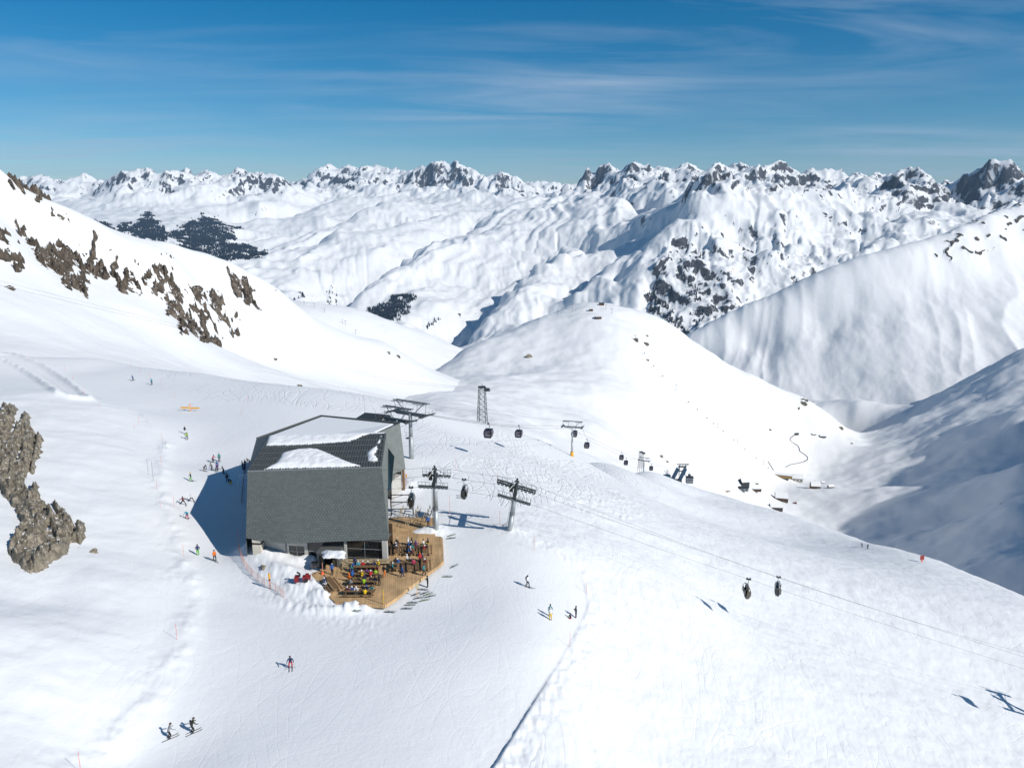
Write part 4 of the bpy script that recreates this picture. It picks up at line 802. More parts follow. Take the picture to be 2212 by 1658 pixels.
for i in range(6): w.add([ur[i], ur[(i + 1) % 6], ur[(i + 1) % 6].lerp(RC, .04) + up_, ur[i].lerp(RC, .04) + up_, RC + up_ * 1.3], [(0, 1, 2, 3), (3, 2, 4)])
w.build('roof_snow_patch', m_rsnow, rest, org=org)
# chimney-like shaft at the left corner
sh = MB(); fbox(sh, 557, 574.5, -1.5, 2.9, .2, 1.5); fbox(sh, 557, 574.5, 3.25, 3.75, .1, 1.5); sh.build('air_shaft', mat('beige_render', (.62, .57, .47), .85, var=.08, vs=2), rest, org=org)
fbox(MB(), 558, 573.5, 2.9, 3.25, .3, 1.4).build('vent_slot', m_blk, rest, org=org)
# dark hall roof behind the building
hb = thing('gondola_station', bw(810, 925, 4), 0, 'dark roofed lift station behind the restaurant with a glazed gable', 'lift station'); ho = hb.location
g0, g1, g2, g3, g4 = bw(763.5, 906, 8), bw(788.6, 890.5, 9.3), bw(835, 894.8, 9.2), bw(853, 915, 7.6), bw(822, 912, 8)
MB().poly([g0, g4, g2, g1]).poly([g0, g1, dn(g1, 2) , dn(g0, 2)]).poly([g1, g2, dn(g2, 2), dn(g1, 2)]).build('roof', mat('dark_roof', (.035, .05, .06), .5), hb, org=ho)
gg = [g4, g3 + Vector((0, 0, -.3))] + [g3.lerp(g2, k / 5) + Vector((0, 0, .55 * math.sin(math.pi * k / 5))) for k in range(0, 6)]
MB().poly(gg).build('gable_glass', m_glass, hb, org=ho)
wf = MB()
for k in range(2, len(gg)): wf.tube(g4 + Vector((0, -.1, 0)), gg[k] + Vector((0, -.1, 0)), .05, n=4)
wf.path([p + Vector((0, -.1, 0)) for p in gg[2:]], .09, 4); wf.build('gable_frame', m_steel, hb, org=ho)

# ------------------------------------------------------------------ terrace
qd = lambda x, y: (639.2 + .16355 * x, 1115.6 + .16355 * y)
DZ = .12
dpts = [qd(*q) for q in [(150,765),(310,880),(345,960),(390,1020),(440,1060),(520,1115),(640,1120),(660,1140),(850,1160),(1000,1155),(1175,1168),(1330,1070),(1500,930),(1712,772),(1830,685),(1952,588),(1948,420),(1938,280),(1915,262),(1840,255),(1845,120)]] + [(940,1118),(905,1117),(850,1116),(835,1120),(835,1170),(835,1216),(752,1216),(700,1216),(690,1232)]
dw = [V3(PZ(u, v, DZ)) for u, v in dpts]; dorg = V3(PZ(850, 1220, 0)); deck = thing('timber_terrace', dorg, 0, 'golden brown plank terrace wrapped round the restaurant corner', 'terrace')
MB().prism(dw[::1], .5).build('deck_surface', m_deck, deck, org=dorg)
# ------------------------------------------------------------------ chairlift pylons: mast, crossarm, wheel trains, railings, braces
def wheel_train(root, x0, x1, y, z, n, tilt=0.0, side=1, rail=True):
    L = x1 - x0; tz = lambda x: z - math.tan(tilt) * (x - (x0 + x1) / 2)
    b = MB(); b.tube((x0, y, tz(x0) + .12), (x1, y, tz(x1) + .12), .16, n=4)
    for k in range(n // 2):
        xa = x0 + L * (2 * k + .5) / n; xb = x0 + L * (2 * k + 1.5) / n; b.tube((xa, y, tz(xa)), (xb, y, tz(xb)), .09, n=4); b.tube(((xa + xb) / 2, y, tz((xa + xb) / 2)), ((xa + xb) / 2, y, tz((xa + xb) / 2) + .3), .05, n=4)
    tr_ = b.build('wheel_train', m_dsteel, root)
    for k in range(n):
        x = x0 + L * (k + .5) / n; w = MB(); w.tube((x, y - side * .02 - .11, tz(x) - .04), (x, y - side * .02 + .11, tz(x) - .04), .25, n=10); w.tube((x, y - .14, tz(x) - .04), (x, y + .14, tz(x) - .04), .15, n=8, mi=1); w.build('wheel', [m_rub, m_mast], tr_)
    if rail:
        r = MB(); yo = y + side * .55; r.box(((x0 + x1) / 2, y + side * .3, z - .02), (L, .45, .04), M=Matrix.Rotation(tilt, 3, 'Y'))
        for xa, xb in ((x0, x0 + L * .38), (x0 + L * .62, x1)):
            for h in (.5, 1.05): r.tube((xa, yo, tz(xa) + h), (xb, yo, tz(xb) + h), .035, n=4)
            for q in range(4): x = xa + (xb - xa) * q / 3; r.tube((x, yo, tz(x)), (x, yo, tz(x) + 1.05), .035, n=4)
        r.build('railing', m_steel, root)
def lift_pylon(loc, mh, rz, lean, tilt, L, n, far_double, label):
    root = thing('lift_pylon', loc, 0, label, 'lift pylon', 'steel pylons of the chairlift'); root.rotation_euler = (0, lean, rz)
    MB().tube((0, 0, -2), (0, 0, mh * .40), .47, .43, 16).build('mast_base', m_mast, root, smooth=True)
    MB().tube((0, 0, mh * .40), (0, 0, mh * .48), .46, .45, 16).build('mast_collar', m_steel, root)
    MB().tube((0, 0, mh * .48), (0, 0, mh), .42, .34, 16).build('mast', m_mast, root, smooth=True)
    hd = MB(); hd.tube((0, 0, mh), (0, 0, mh + 2.0), .36, .22, 8); hd.tube((0, 0, mh + 2.0), (0, 0, mh + 3.0), .3, .12, 6); hd.box((0, 0, mh + 2.35), (.75, .3, .3)); hd.build('mast_head', m_dsteel, root)
    ga = 2.75; ca = MB(); ca.box((0, 0, mh + .45), (.55, 2 * ga + .3, .5)); ca.box((0, -ga * .6, mh + .1), (.28, ga * .9, .3)); ca.box((0, ga * .6, mh + .1), (.28, ga * .9, .3)); ca.build('crossarm', m_dsteel, root)
    br = MB()
    for sx in (-1, 1):
        for sy in (-1, 1):
            br.tube((0, 0, mh + 2.5), (sx * L * .33, sy * ga, mh + .45), .05, n=4); br.tube((sx * L * .3, sy * ga, mh + .4), (0, sy * ga * .3, mh - .2), .045, n=4)
    br.build('brace', m_steel, root)
    wheel_train(root, -L / 2, L / 2, -ga, mh + .15, n, tilt, -1); Lf = L * (1.25 if far_double else 1)
    wheel_train(root, -Lf / 2, Lf / 2, ga, mh + .15, n + 2 * far_double, tilt, 1)
    if far_double: wheel_train(root, -Lf / 2, Lf / 2, ga - .5, mh + .75, n, tilt, 1, False)
    MB().box((-.75, 0, mh + 1.1), (.6, .5, 1.3)).build('work_box', m_blk, root)
    ld = MB(); [ld.tube((-.62, y, .5), (-.5, y, mh), .025, n=4) for y in (-.18, .18)]
    for k in range(int(mh / .4)): z = .7 + k * .4; x = -.62 + .12 * z / mh; ld.tube((x, -.18, z), (x, .18, z), .018, n=4)
    ld.build('ladder', m_steel, root)
    return root
LH = math.atan2(1.0, 94.0) * 0
bA = hit(942, 1141); bB = hit(1101.5, 1141)
TA = math.radians(2); TB = math.radians(14)
pyA = lift_pylon((bA[0], bA[1], bA[2]), 8.4, 0, 0, math.radians(3), 4.9, 8, 0, 'upright lift pylon standing beside the terrace snow heap')
pyB = lift_pylon((bB[0], bB[1], bB[2]), 6.3, math.radians(-4), math.radians(8), math.radians(8), 5.6, 8, 1, 'leaning lift pylon to the right, throwing its shadow on the piste')
pc_ = PZ(2330, 1537, -34); pyC = lift_pylon((pc_[0], pc_[1], pc_[2] - .5), 6.3, math.radians(-4), math.radians(9), math.radians(6), 5.0, 8, 0, 'lift pylon at the lower right, mostly shown by its shadow')
bpy.context.view_layer.update()
def wp(o, v): return o.matrix_world @ Vector(v)
def sagline(a, b, sag, n=24): return [a.lerp(b, k / n) - Vector((0, 0, 4 * sag * (k / n) * (1 - k / n))) for k in range(n + 1)]
RZ = -.25; bull = V3(PZ(838, 1062, 4.6))
ropes = {}; SAG = .6
def rope(pts, r, label, grp):
    m = MB().path(pts, r, 4); c = pts[0]; o = m.build('wire_rope', m_rope, None, org=c); o.location = c; tag(o, label, 'wire rope', grp); return pts
for nm, y, sg in (('near', -2.75, .9), ('far', 2.75, .9)):
    a = wp(pyA, (0, y, 8.4 + .38)); b2 = wp(pyB, (0, y, 6.3 + .38)); c = wp(pyC, (0, y, 6.3 + .38)); s0 = Vector((bull.x, a.y + (.6 if y < 0 else -.6), a.z - .9))
    d = c + (c - b2).normalized() * 60
    ropes[nm] = [s0, a] + sagline(a, b2, .15, 8)[1:] + sagline(b2, c, SAG, 40)[1:] + [d]
    rope(ropes[nm], .022, 'chairlift rope on the %s wheel trains, running down to the right' % ('nearer' if nm == 'near' else 'farther'), 'ropes of the chairlift')
rope(sagline(Vector((bull.x, bA[1], wp(pyA, (0, 0, 11.2)).z - .6)), wp(pyA, (0, 0, 11.3)), .2, 6) + sagline(wp(pyA, (0, 0, 11.3)), wp(pyB, (0, 0, 9.2)), .2, 8) + sagline(wp(pyB, (0, 0, 9.2)), wp(pyC, (0, 0, 9.2)), 2.2, 30), .02, 'thin signal cable over the tops of the chairlift pylons', 'ropes of the chairlift')

m_bub = mat('bubble_shell', (.018, .02, .02), .12, spec=.7); m_seat = mat('seat_pad', (.10, .085, .07), .7); m_bub2 = mat('bubble_amber', (.10, .085, .06), .15, spec=.7)
def make_chair(bub):
    r = thing('chairlift_chair', (0, 0, 0), 0, 'covered chair', 'lift chair', 'chairs hanging on the chairlift')
    MB().box((0, 0, -.02), (.8, .25, .22)).box((-.25, 0, .12), (.2, .3, .2)).box((.25, 0, .12), (.2, .3, .2)).build('rope_grip', m_dsteel, r)
    MB().path([(0, 0, -.1), (.05, 0, -.9), (-.25, 0, -1.25)], .055, 6).build('hanger', m_steel, r)
    fr = MB(); fr.tube((-.25, -1.2, -1.25), (-.25, 1.2, -1.25), .05, n=5)
    for y in (-1.2, 1.2): fr.path([(-.25, y, -1.25), (-.62, y, -1.9), (-.55, y, -2.75), (.1, y, -2.95)], .045, 5)
    fr.tube((.35, -1.1, -3.25), (.35, 1.1, -3.25), .03, n=5); fr.build('frame', m_steel, r)
    MB().box((-.05, 0, -2.75), (.62, 2.35, .13)).build('seat', m_seat, r); MB().box((-.45, 0, -2.3), (.12, 2.35, .8)).build('backrest', m_seat, r)
    b = MB(); n = 12; ys = [-1.28, -1.15, -.4, .4, 1.15, 1.28]; sc = [.72, 1, 1, 1, 1, .72]; vs = []
    for y, s in zip(ys, sc):
        for k in range(n + 1): a = math.radians(100 - 215 * k / n); vs.append((-.05 + .62 * s * math.cos(a) * (1 if k < 99 else 1), y, -2.25 + .98 * s * math.sin(a)))
    m = n + 1; b.add(vs, [(i * m + k, i * m + k + 1, (i + 1) * m + k + 1, (i + 1) * m + k) for i in range(5) for k in range(n)])
    for e in (0, 5): b.add([vs[e * m + k] for k in range(m)], [tuple(range(m))])
    b.build('bubble', bub, r, smooth=True); return r
ch1 = make_chair(m_bub); ch2 = make_chair(m_bub2)
def on_rope(nm, u):
    best = None
    for a, b2 in zip(ropes[nm][:-1], ropes[nm][1:]):
        for k in range(12):
            p = a.lerp(b2, k / 12); U, V = proj(p.x, p.y, p.z)
            if best is None or abs(U - u) < best[0]: best = (abs(U - u), p.copy(), V)
    print('rope', nm, u, best[2]); return best[1]
ch1.location = on_rope('near', 885.5); tag(ch1, 'covered chair hanging just outside the restaurant wall, bubble shut')
c2 = copy_tree(ch1); c2.location = on_rope('far', 1003); tag(c2, 'covered chair carrying skiers between the two near pylons'); c2.rotation_euler = (0, 0, math.pi)
ch2.location = on_rope('near', 1617); tag(ch2, 'brownish covered chair, left one of the pair on the right slope'); ch2.rotation_euler = (0, math.radians(4), math.radians(-8))
c4 = copy_tree(ch1); c4.location = on_rope('far', 1683); c4.rotation_euler = (0, 0, math.pi - .3); tag(c4, 'black covered chair, right one of the pair on the right slope')
c5 = copy_tree(ch2); c5.location = on_rope('near', 2252); tag(c5, 'covered chair cut by the right edge of the picture')

# ------------------------------------------------------------------ gondola line
def gondola_tower(loc, mh, rz, pad, label, k=1.0):
    r = thing('gondola_tower', loc, rz, label, 'lift tower', 'towers of the gondola line')
    z0 = 2.2 if pad else 0
    if pad: MB().tube((0, 0, -1), (0, 0, 2.2), .85 * k, .85 * k, 14).build('crash_pad', m_yel, r, smooth=True)
    MB().tube((0, 0, z0 - 1), (0, 0, mh * .5), .55 * k, .5 * k, 12).build('mast_base', m_mast, r, smooth=True); MB().tube((0, 0, mh * .5), (0, 0, mh), .46 * k, .36 * k, 12).build('mast', m_mast, r, smooth=True)
    w = 4.3; ca = MB(); ca.box((0, 0, mh), (2 * w, .5, .5)); [ca.box((s * w * .5, 0, mh - .35), (w * .8, .3, .3)) for s in (-1, 1)]; ca.build('crossarm', m_steel, r)
    gt = MB()
    for s in (-1, 1):
        gt.path([(s * 1.2, 0, mh + .2), (s * w * .85, 0, mh + 2.5)], .10, 4); gt.path([(s * w * .3, -.9, mh + 2.5), (s * (w + .2), -.9, mh + 2.5)], .08, 4)
    gt.tube((-w - .3, 0, mh + 2.55), (w + .3, 0, mh + 2.55), .14, n=4); gt.tube((-w - .3, 1.1, mh + 2.45), (w + .3, 1.1, mh + 2.45), .10, n=4)
    for s in (-1, -.45, .45, 1): gt.tube((s * w, 0, mh + 2.5), (s * w * .95, 0, mh), .05, n=4)
    gt.build('service_gantry', m_steel, r)
    for s in (-1, 1):
        t_ = MB(); t_.tube((s * w, -2.7, mh + .35), (s * w, 2.7, mh - .25), .12, n=4); t_ = t_.build('wheel_train', m_dsteel, r)
        for q in range(10):
            y = -2.5 + q * .55; z = mh + .05 - .6 * (q - 4.5) / 9.8 * .98; x = MB(); x.tube((s * w - .12, y, z), (s * w + .12, y, z), .24, n=8); x.build('wheel', m_rub, t_)
        rl = MB(); xo = s * (w + .7)
        for h in (.3, 1.2): rl.tube((xo, -2.7, mh + h), (xo, 2.7, mh + h - .5), .03, n=4)
        for q in range(5): y = -2.7 + 1.35 * q; rl.tube((xo, y, mh + .1), (xo, y, mh + 1.1), .03, n=4)
        rl.box((s * (w + .4), 0, mh + .05), (.6, 5.4, .05)); rl.build('railing', m_steel, r)
    return r
b0 = hit(889, 990); b1 = hit(1235.5, 985); b2_ = V3(PD(1390.5, 1019, 372)); rzg = math.atan2(-(b1[0] - b0[0]), b1[1] - b0[1])
t0 = gondola_tower(b0, 10.4, rzg * 1.1, False, 'tall grey gondola tower rising behind the restaurant roof'); 
t0b = gondola_tower(V3(PZ(862, 1016, 0)), 11.2, rzg * 1.1, False, 'second tower right behind the restaurant wall, only its head showing'); t0b.scale = (.8, .8, 1)
ld = MB(); [ld.tube((-.85, y, 4.6), (-.85, y, 5.9), .03, n=4) for y in (-.5, .5)]; ld.box((-.85, 0, 4.6), (.9, 1.0, .06)); [ld.tube((-1.3, -.5, z), (-1.3, .5, z), .03, n=4) for z in (5.2, 5.9)]; ld.build('platform', m_steel, t0)
t1 = gondola_tower(b1, 14.2, rzg * .55, True, 'gondola tower with a yellow padded foot', .9); t1.scale = (.72,) * 3
t2 = gondola_tower(b2_, 10.5, rzg, False, 'small far gondola tower next to a lattice mast'); t2.scale = (.6,) * 3
cabs = [(1055, 914.6, 172), (1120.5, 919, 206), (1241, 922, 247), (1268, 948.5, 274), (1343, 976.5, 317), (1352.5, 988.7, 346), (1407, 1001.5, 372), (1489.5, 1020, 540)]
def make_cab():
    r = thing('gondola_cabin', (0, 0, 0), 0, 'c', 'gondola cabin', 'black cabins on the gondola line')
    MB().box((0, 0, 0), (.25, 1.1, .25)).build('rope_grip', m_dsteel, r); MB().path([(0, 0, 0), (.32, 0, -.5), (.32, 0, -1.0), (0, 0, -1.45)], .07, 6).build('hanger', m_dsteel, r)
    def ring(z, w, d): return [(-w, -d, z), (w, -d, z), (w, d, z), (-w, d, z)]
    R = [ring(-1.45, .75, .75), ring(-1.62, 1.0, .98), ring(-2.5, 1.15, 1.12), ring(-3.45, 1.0, .98), ring(-3.75, .86, .86)]
    b = MB(); vs = [p for q in R for p in q]; b.add(vs, [(i * 4 + k, i * 4 + (k + 1) % 4, i * 4 + 4 + (k + 1) % 4, i * 4 + 4 + k) for i in range(4) for k in range(4)] + [(0, 1, 2, 3), (19, 18, 17, 16)]); b.build('cabin_body', m_cab, r)
    for k, (s, ax) in enumerate(((-1, 'y'), (1, 'y'), (-1, 'x'), (1, 'x'))):
        p = [(-.72, -1.72), (.72, -1.72), (.86, -2.5), (.8, -2.75), (-.8, -2.75), (-.86, -2.5)]; dd = lambda z: (.985 + .14 * (min(-z, 2.5) - 1.62) / .88 if z > -2.5 else 1.125 - .14 * (-z - 2.5) / .95) + .012
        pts = [((x, s * dd(z), z) if ax == 'y' else (s * (dd(z) + .02), x, z)) for x, z in p]; MB().poly(pts if s < 0 else pts[::-1]).build('window', m_cglass, r)
    MB().box((0, -1.12, -3.12), (1.5, .12, .12)).box((0, -1.12, -2.95), (1.5, .1, .05)).build('ski_rack', m_steel, r)
    # the four linked rings printed under the window
    lg = MB()
    for q in range(4):
        c = -.42 + .28 * q
        for k in range(12):
            a, a2 = k * math.pi / 6, (k + 1) * math.pi / 6; P = lambda an, rr: (c + rr * math.cos(an), -1.10 - .10 * 0, -3.0 + rr * math.sin(an))
            lg.add([P(a, .14), P(a2, .14), P(a2, .2), P(a, .2)], [(0, 1, 2, 3)])
    lg.build('ring_emblem', m_white, r); r.children[-1].location = (0, -.12, 0)
    return r
cb = make_cab()
clab = ['largest black gondola cabin, under the lattice tower', 'black gondola cabin second from the left', 'black gondola cabin in front of the yellow footed tower', 'black gondola cabin just right of the yellow footed tower', 'black gondola cabin, upper of the close pair beyond the tower', 'black gondola cabin, lower of the close pair beyond the tower', 'small black gondola cabin just right of the far tower', 'tiny gondola cabin right of the dark slanting station legs']
gp = []
for i, (u, v, d) in enumerate(cabs):
    p = V3(PD(u, v, d)); gp.append(p); c = cb if i == 0 else copy_tree(cb); c.location = p; c.rotation_euler = (0, 0, rzg * .25 - .1); c['label'] = clab[i]; c.scale = (.92,) * 3
bpy.context.view_layer.update()
tw = lambda t_, s, z: t_.matrix_world @ Vector((4.3 * s, 0, z))
RA = [tw(t0, -1, 10.6) - Vector((6, 9, 1)), tw(t0, -1, 10.6), gp[0], gp[1], tw(t1, -1, 14.4), gp[4], tw(t2, -1, 10.7), gp[6] + Vector((-3, 20, -4))]
RB = [tw(t0, 1, 10.6) - Vector((6, 9, 1)), tw(t0, 1, 10.6)] + sagline(tw(t0, 1, 10.6), tw(t1, 1, 14.4), 1.5, 10)[1:] + [gp[3], gp[5], tw(t2, 1, 10.7), gp[6], gp[7]]
rope(RA, .035, 'gondola rope on the left side of its towers', 'ropes of the gondola'); rope(RB, .035, 'gondola rope on the right side of its towers', 'ropes of the gondola')
rope([V3(PD(560, 800, 300)), V3(PD(850, 860, 250)), V3(PD(995, 885, 235)), t1.matrix_world @ Vector((-4, 0, 16.7)), t2.matrix_world @ Vector((-3, 0, 14))], .02, 'signal cable stretched above the gondola rope', 'ropes of the gondola')
# material cableway across the white slope on the left
for i, (a, b2, c, d) in enumerate([((-30, 1000), (400, 1140), (870, 1235), 0), ((-30, 1035), (400, 1168), (870, 1262), 0)]):
    q1 = lambda x, y, dp: V3(PD(.2727 * x, 331.6 + .2727 * y, dp))
    rope([q1(-30, 1000 + 36 * i, 420), q1(700, 1185 + 25 * i, 430), q1(1400, 1355 + 22 * i, 450), q1(2211, 1560 + 18 * i, 500), V3(PD(860, 822 + 5 * i, 520)), V3(PD(1052, 840 + 3 * i, 300))], .045, ('upper' if i == 0 else 'lower') + ' long cable crossing the white slope below the rock bands', 'cables across the left slope')
# lattice towers
def lattice(loc, h, w, m, label, wt=None, levels=7, head=True):
    r = thing('lattice_tower', loc, .3, label, 'lattice tower'); wt = wt or w * .6; b = MB(); P = lambda k, q: Vector(((-1, 1, 1, -1)[q] * (w + (wt - w) * k / levels) / 2, (-1, -1, 1, 1)[q] * (w + (wt - w) * k / levels) / 2, h * k / levels)); s = h / 12
    for q in range(4): b.tube(P(0, q) - Vector((0, 0, 2)), P(levels, q), .10 * s, n=4)
    b.build('leg', m, r); b = MB()
    for k in range(levels):
        for q in range(4): b.tube(P(k, q), P(k + 1, (q + 1) % 4), .045 * s, n=3); b.tube(P(k, (q + 1) % 4), P(k + 1, q), .045 * s, n=3); b.tube(P(k + 1, q), P(k + 1, (q + 1) % 4), .05 * s, n=3)
    b.build('bracing', m, r)
    if head:
        c = MB(); c.box((0, 0, h + .2 * s), (wt * 1.25, wt * 1.25, .35 * s)); c.tube((0, 0, h), (0, 0, h + 1.4 * s), .08 * s, n=4); c.box((wt * .95, 0, h - 1.0 * s), (wt * .9, wt * .7, .5 * s)); c.box((wt * .95, 0, h - .4 * s), (wt * .9, wt * .7, .06)); c.build('saddle_head', m, r)
    return r
lattice(PD(1042, 914, 238), 12.3, 3.1, m_dsteel, 'lattice tower on the skyline of the near slope, left of the cabins')
lattice(V3(PD(1384, 1012, 380)), 9.2, 2.6, m_dsteel, 'small lattice mast beside the far gondola tower')
# mid station: slanting blue beams under a crosshead
sb = V3(PD(1465, 1041, 400)); st = thing('lift_entry_station', sb, 0, 'lift station with two slanting dark blue legs on the slope edge', 'lift station')
for x in (-2.6, 1.6): MB().box((x, 0, 3.4), (1.5, 2.2, 10.5), M=Matrix.Rotation(math.radians(24), 3, 'Y')).build('slanting_leg', m_blue, st)
w = MB(); w.box((1.8, 0, 9.2), (4.6, 1, .6)); w.box((2.2, 0, 10.6), (6.6, .5, .4)); [w.tube((x, 0, 4), (x + .3, 0, 10.5), .22, n=5) for x in (.2, 3.6)]; w.box((1.8, 0, 6.6), (3.6, .5, .4)); [w.tube((x, 0, 9.2), (x + 1, 0, 10.6), .1, n=4) for x in (-.2, 1.4, 3, 4.2)]; w.build('crosshead', m_dsteel, st)
MB().box((-.6, -1, .9), (4.4, 2, 2.2)).build('engine_room', m_dsteel, st)
hq = V3(PD(1489, 1042, 385)); hh_ = thing('operator_hut', hq, 0, 'small grey operator hut right of the slanting legs', 'hut'); MB().box((0, 0, 1.5), (3.6, 2.6, 3.2)).build('wall', m_steel, hh_); MB().box((0, 0, 3.25), (4, 3, .25)).build('roof', m_dsteel, hh_); MB().box((0, -1.32, 2.0), (2.6, .06, .9)).build('window', m_cglass, hh_)
bq = V3(PD(1440.5, 1033, 395)); bh = thing('storage_container', bq, .2, 'blue container on the slope edge, left of the slanting legs', 'container'); MB().box((0, 0, 1.0), (3.6, 2.3, 2.3)).build('container_body', m_blue, bh)
w = MB(); [w.tube((math.cos(a) * .2, 0, 1.8), (math.cos(a) * 2.2, math.sin(a), 1.9 + 3.2 * abs(math.sin(a))), .12, n=4) for a in (.9, 1.3, 1.7, 2.2)]; w.build('folded_crane', m_dsteel, bh)
# ------------------------------------------------------------------ people: one skinned body per pose, coloured per person
def arm(sh, el, ha, s): return [sh, el, ha]
def body_mesh(name, J):
    """J: joints -> (position, radius). The skin grows from the pelvis."""
    order = ['pelvis', 'waist', 'chest', 'neck', 'head', 'crown', 'shL', 'elL', 'wrL', 'haL', 'shR', 'elR', 'wrR', 'haR', 'hipL', 'knL', 'anL', 'toL', 'hipR', 'knR', 'anR', 'toR']
    E = [('pelvis', 'waist'), ('waist', 'chest'), ('chest', 'neck'), ('neck', 'head'), ('head', 'crown')] + [e for s in 'LR' for e in (('chest', 'sh' + s), ('sh' + s, 'el' + s), ('el' + s, 'wr' + s), ('wr' + s, 'ha' + s), ('pelvis', 'hip' + s), ('hip' + s, 'kn' + s), ('kn' + s, 'an' + s), ('an' + s, 'to' + s))]
    ix = {n: i for i, n in enumerate(order)}; me = bpy.data.meshes.new(name + '_sk'); me.from_pydata([J[n][0] for n in order], [(ix[a], ix[b]) for a, b in E], [])
    o = bpy.data.objects.new(name + '_sk', me); COL.objects.link(o); md = o.modifiers.new('skin', 'SKIN'); md.use_smooth_shade = True
    sv = me.skin_vertices[0].data
    for n in order:
        r = J[n][1]; sv[ix[n]].radius = (r, r) if not hasattr(r, '__len__') else r
        sv[ix[n]].use_root = (n == 'pelvis')
    sb = o.modifiers.new('sub', 'SUBSURF'); sb.levels = 1; sb.render_levels = 1
    dg = bpy.context.evaluated_depsgraph_get(); dg.update(); out = bpy.data.meshes.new_from_object(o.evaluated_get(dg)); out.name = name
    bpy.data.objects.remove(o)
    reg = {'pelvis': 1, 'waist': 0, 'chest': 0, 'neck': 0, 'head': 2, 'crown': 2}; A = []
    for a, b in E:
        if b.startswith(('kn', 'hip')): k = 1
        elif b.startswith('an'): k = 1
        elif b.startswith('to'): k = 3
        elif b.startswith('ha'): k = 3
        elif b in ('head', 'crown'): k = 2
        elif b == 'neck': k = 0
        else: k = 0
        A.append((np.array(J[a][0]), np.array(J[b][0]), k, .5 * ((J[a][1][0] if hasattr(J[a][1], '__len__') else J[a][1]) + (J[b][1][0] if hasattr(J[b][1], '__len__') else J[b][1]))))
    mi = []
    for p in out.polygons:
        c = np.array(p.center); best = (9, 0)
        for a, b, k, r in A:
            d = b - a; t = min(1, max(0, np.dot(c - a, d) / np.dot(d, d))); q = np.linalg.norm(c - a - d * t) - r * .7
            if q < best[0]: best = (q, k)
        mi.append(best[1])
    for k in range(4): out.materials.append(None)
    out.polygons.foreach_set('material_index', mi); out.polygons.foreach_set('use_smooth', [True] * len(out.polygons)); out.update(); return out
def joints(kn=(0, 0, 0), lean=0.0, stance=.11, pelvis=.93, feet=0.0, elb=None, hand=None, step=0.0, sit=False, face_y=-1, head_dn=0.0):
    """standing figure facing -Y. lean: radians forward; step: stride; elb/hand: (side, forward, height) of each arm from the shoulder"""
    f = -1.0; P = lambda x, fw, z: (x, fw * f, z); tors = .52; J = {}
    J['pelvis'] = (P(0, 0, pelvis), (.155, .125)); J['waist'] = (P(0, math.sin(lean) * .2, pelvis + math.cos(lean) * .2), (.15, .12))
    cx_, cz = math.sin(lean) * .42, pelvis + math.cos(lean) * .42; J['chest'] = (P(0, cx_, cz), (.175, .125))
    nx, nz = math.sin(lean) * .57, pelvis + math.cos(lean) * .57; J['neck'] = (P(0, nx, nz), .062)
    hl = lean * .6 + head_dn; hx, hz = nx + math.sin(hl) * .13, nz + math.cos(hl) * .13; J['head'] = (P(0, hx + .015, hz), .10); J['crown'] = (P(0, hx + math.sin(hl) * .10, hz + math.cos(hl) * .10), .085)
    for s, n in ((-1, 'L'), (1, 'R')):
        sx, sz = math.sin(lean) * .47, pelvis + math.cos(lean) * .47; J['sh' + n] = (P(s * .19, sx, sz), .075)
        e = (elb or {}).get(n, (.27, .02, -.27)); h = (hand or {}).get(n, (.27, .10, -.52))
        J['el' + n] = (P(s * e[0], sx + e[1], sz + e[2]), .057); hp = np.array(P(s * h[0], sx + h[1], sz + h[2])); ep = np.array(J['el' + n][0])
        J['wr' + n] = (tuple(ep + (hp - ep) * .85), .045); J['ha' + n] = (tuple(hp + (hp - ep) * .2), .05)
        if sit:
            J['hip' + n] = (P(s * .10, .02, pelvis - .01), .105); J['kn' + n] = (P(s * .13, .44, pelvis + .04), .08); J['an' + n] = (P(s * .13, .42, pelvis - .38), .06); J['to' + n] = (P(s * .14, .60, pelvis - .42), .05)
        else:
            k = kn[0]; st = step * s; J['hip' + n] = (P(s * .10, 0, pelvis - .06), .11)
            J['kn' + n] = (P(s * (stance + .01), k + max(st, 0) * .7 + min(st, 0) * .1, pelvis * .5 + .02), .08); J['an' + n] = (P(s * stance * (1 + kn[1]), kn[2] + st, .10 + (abs(min(st, 0)) * .15)), .062); J['to' + n] = (P(s * stance * (1 + kn[1]), kn[2] + st + .18, .05), .052)
    return J
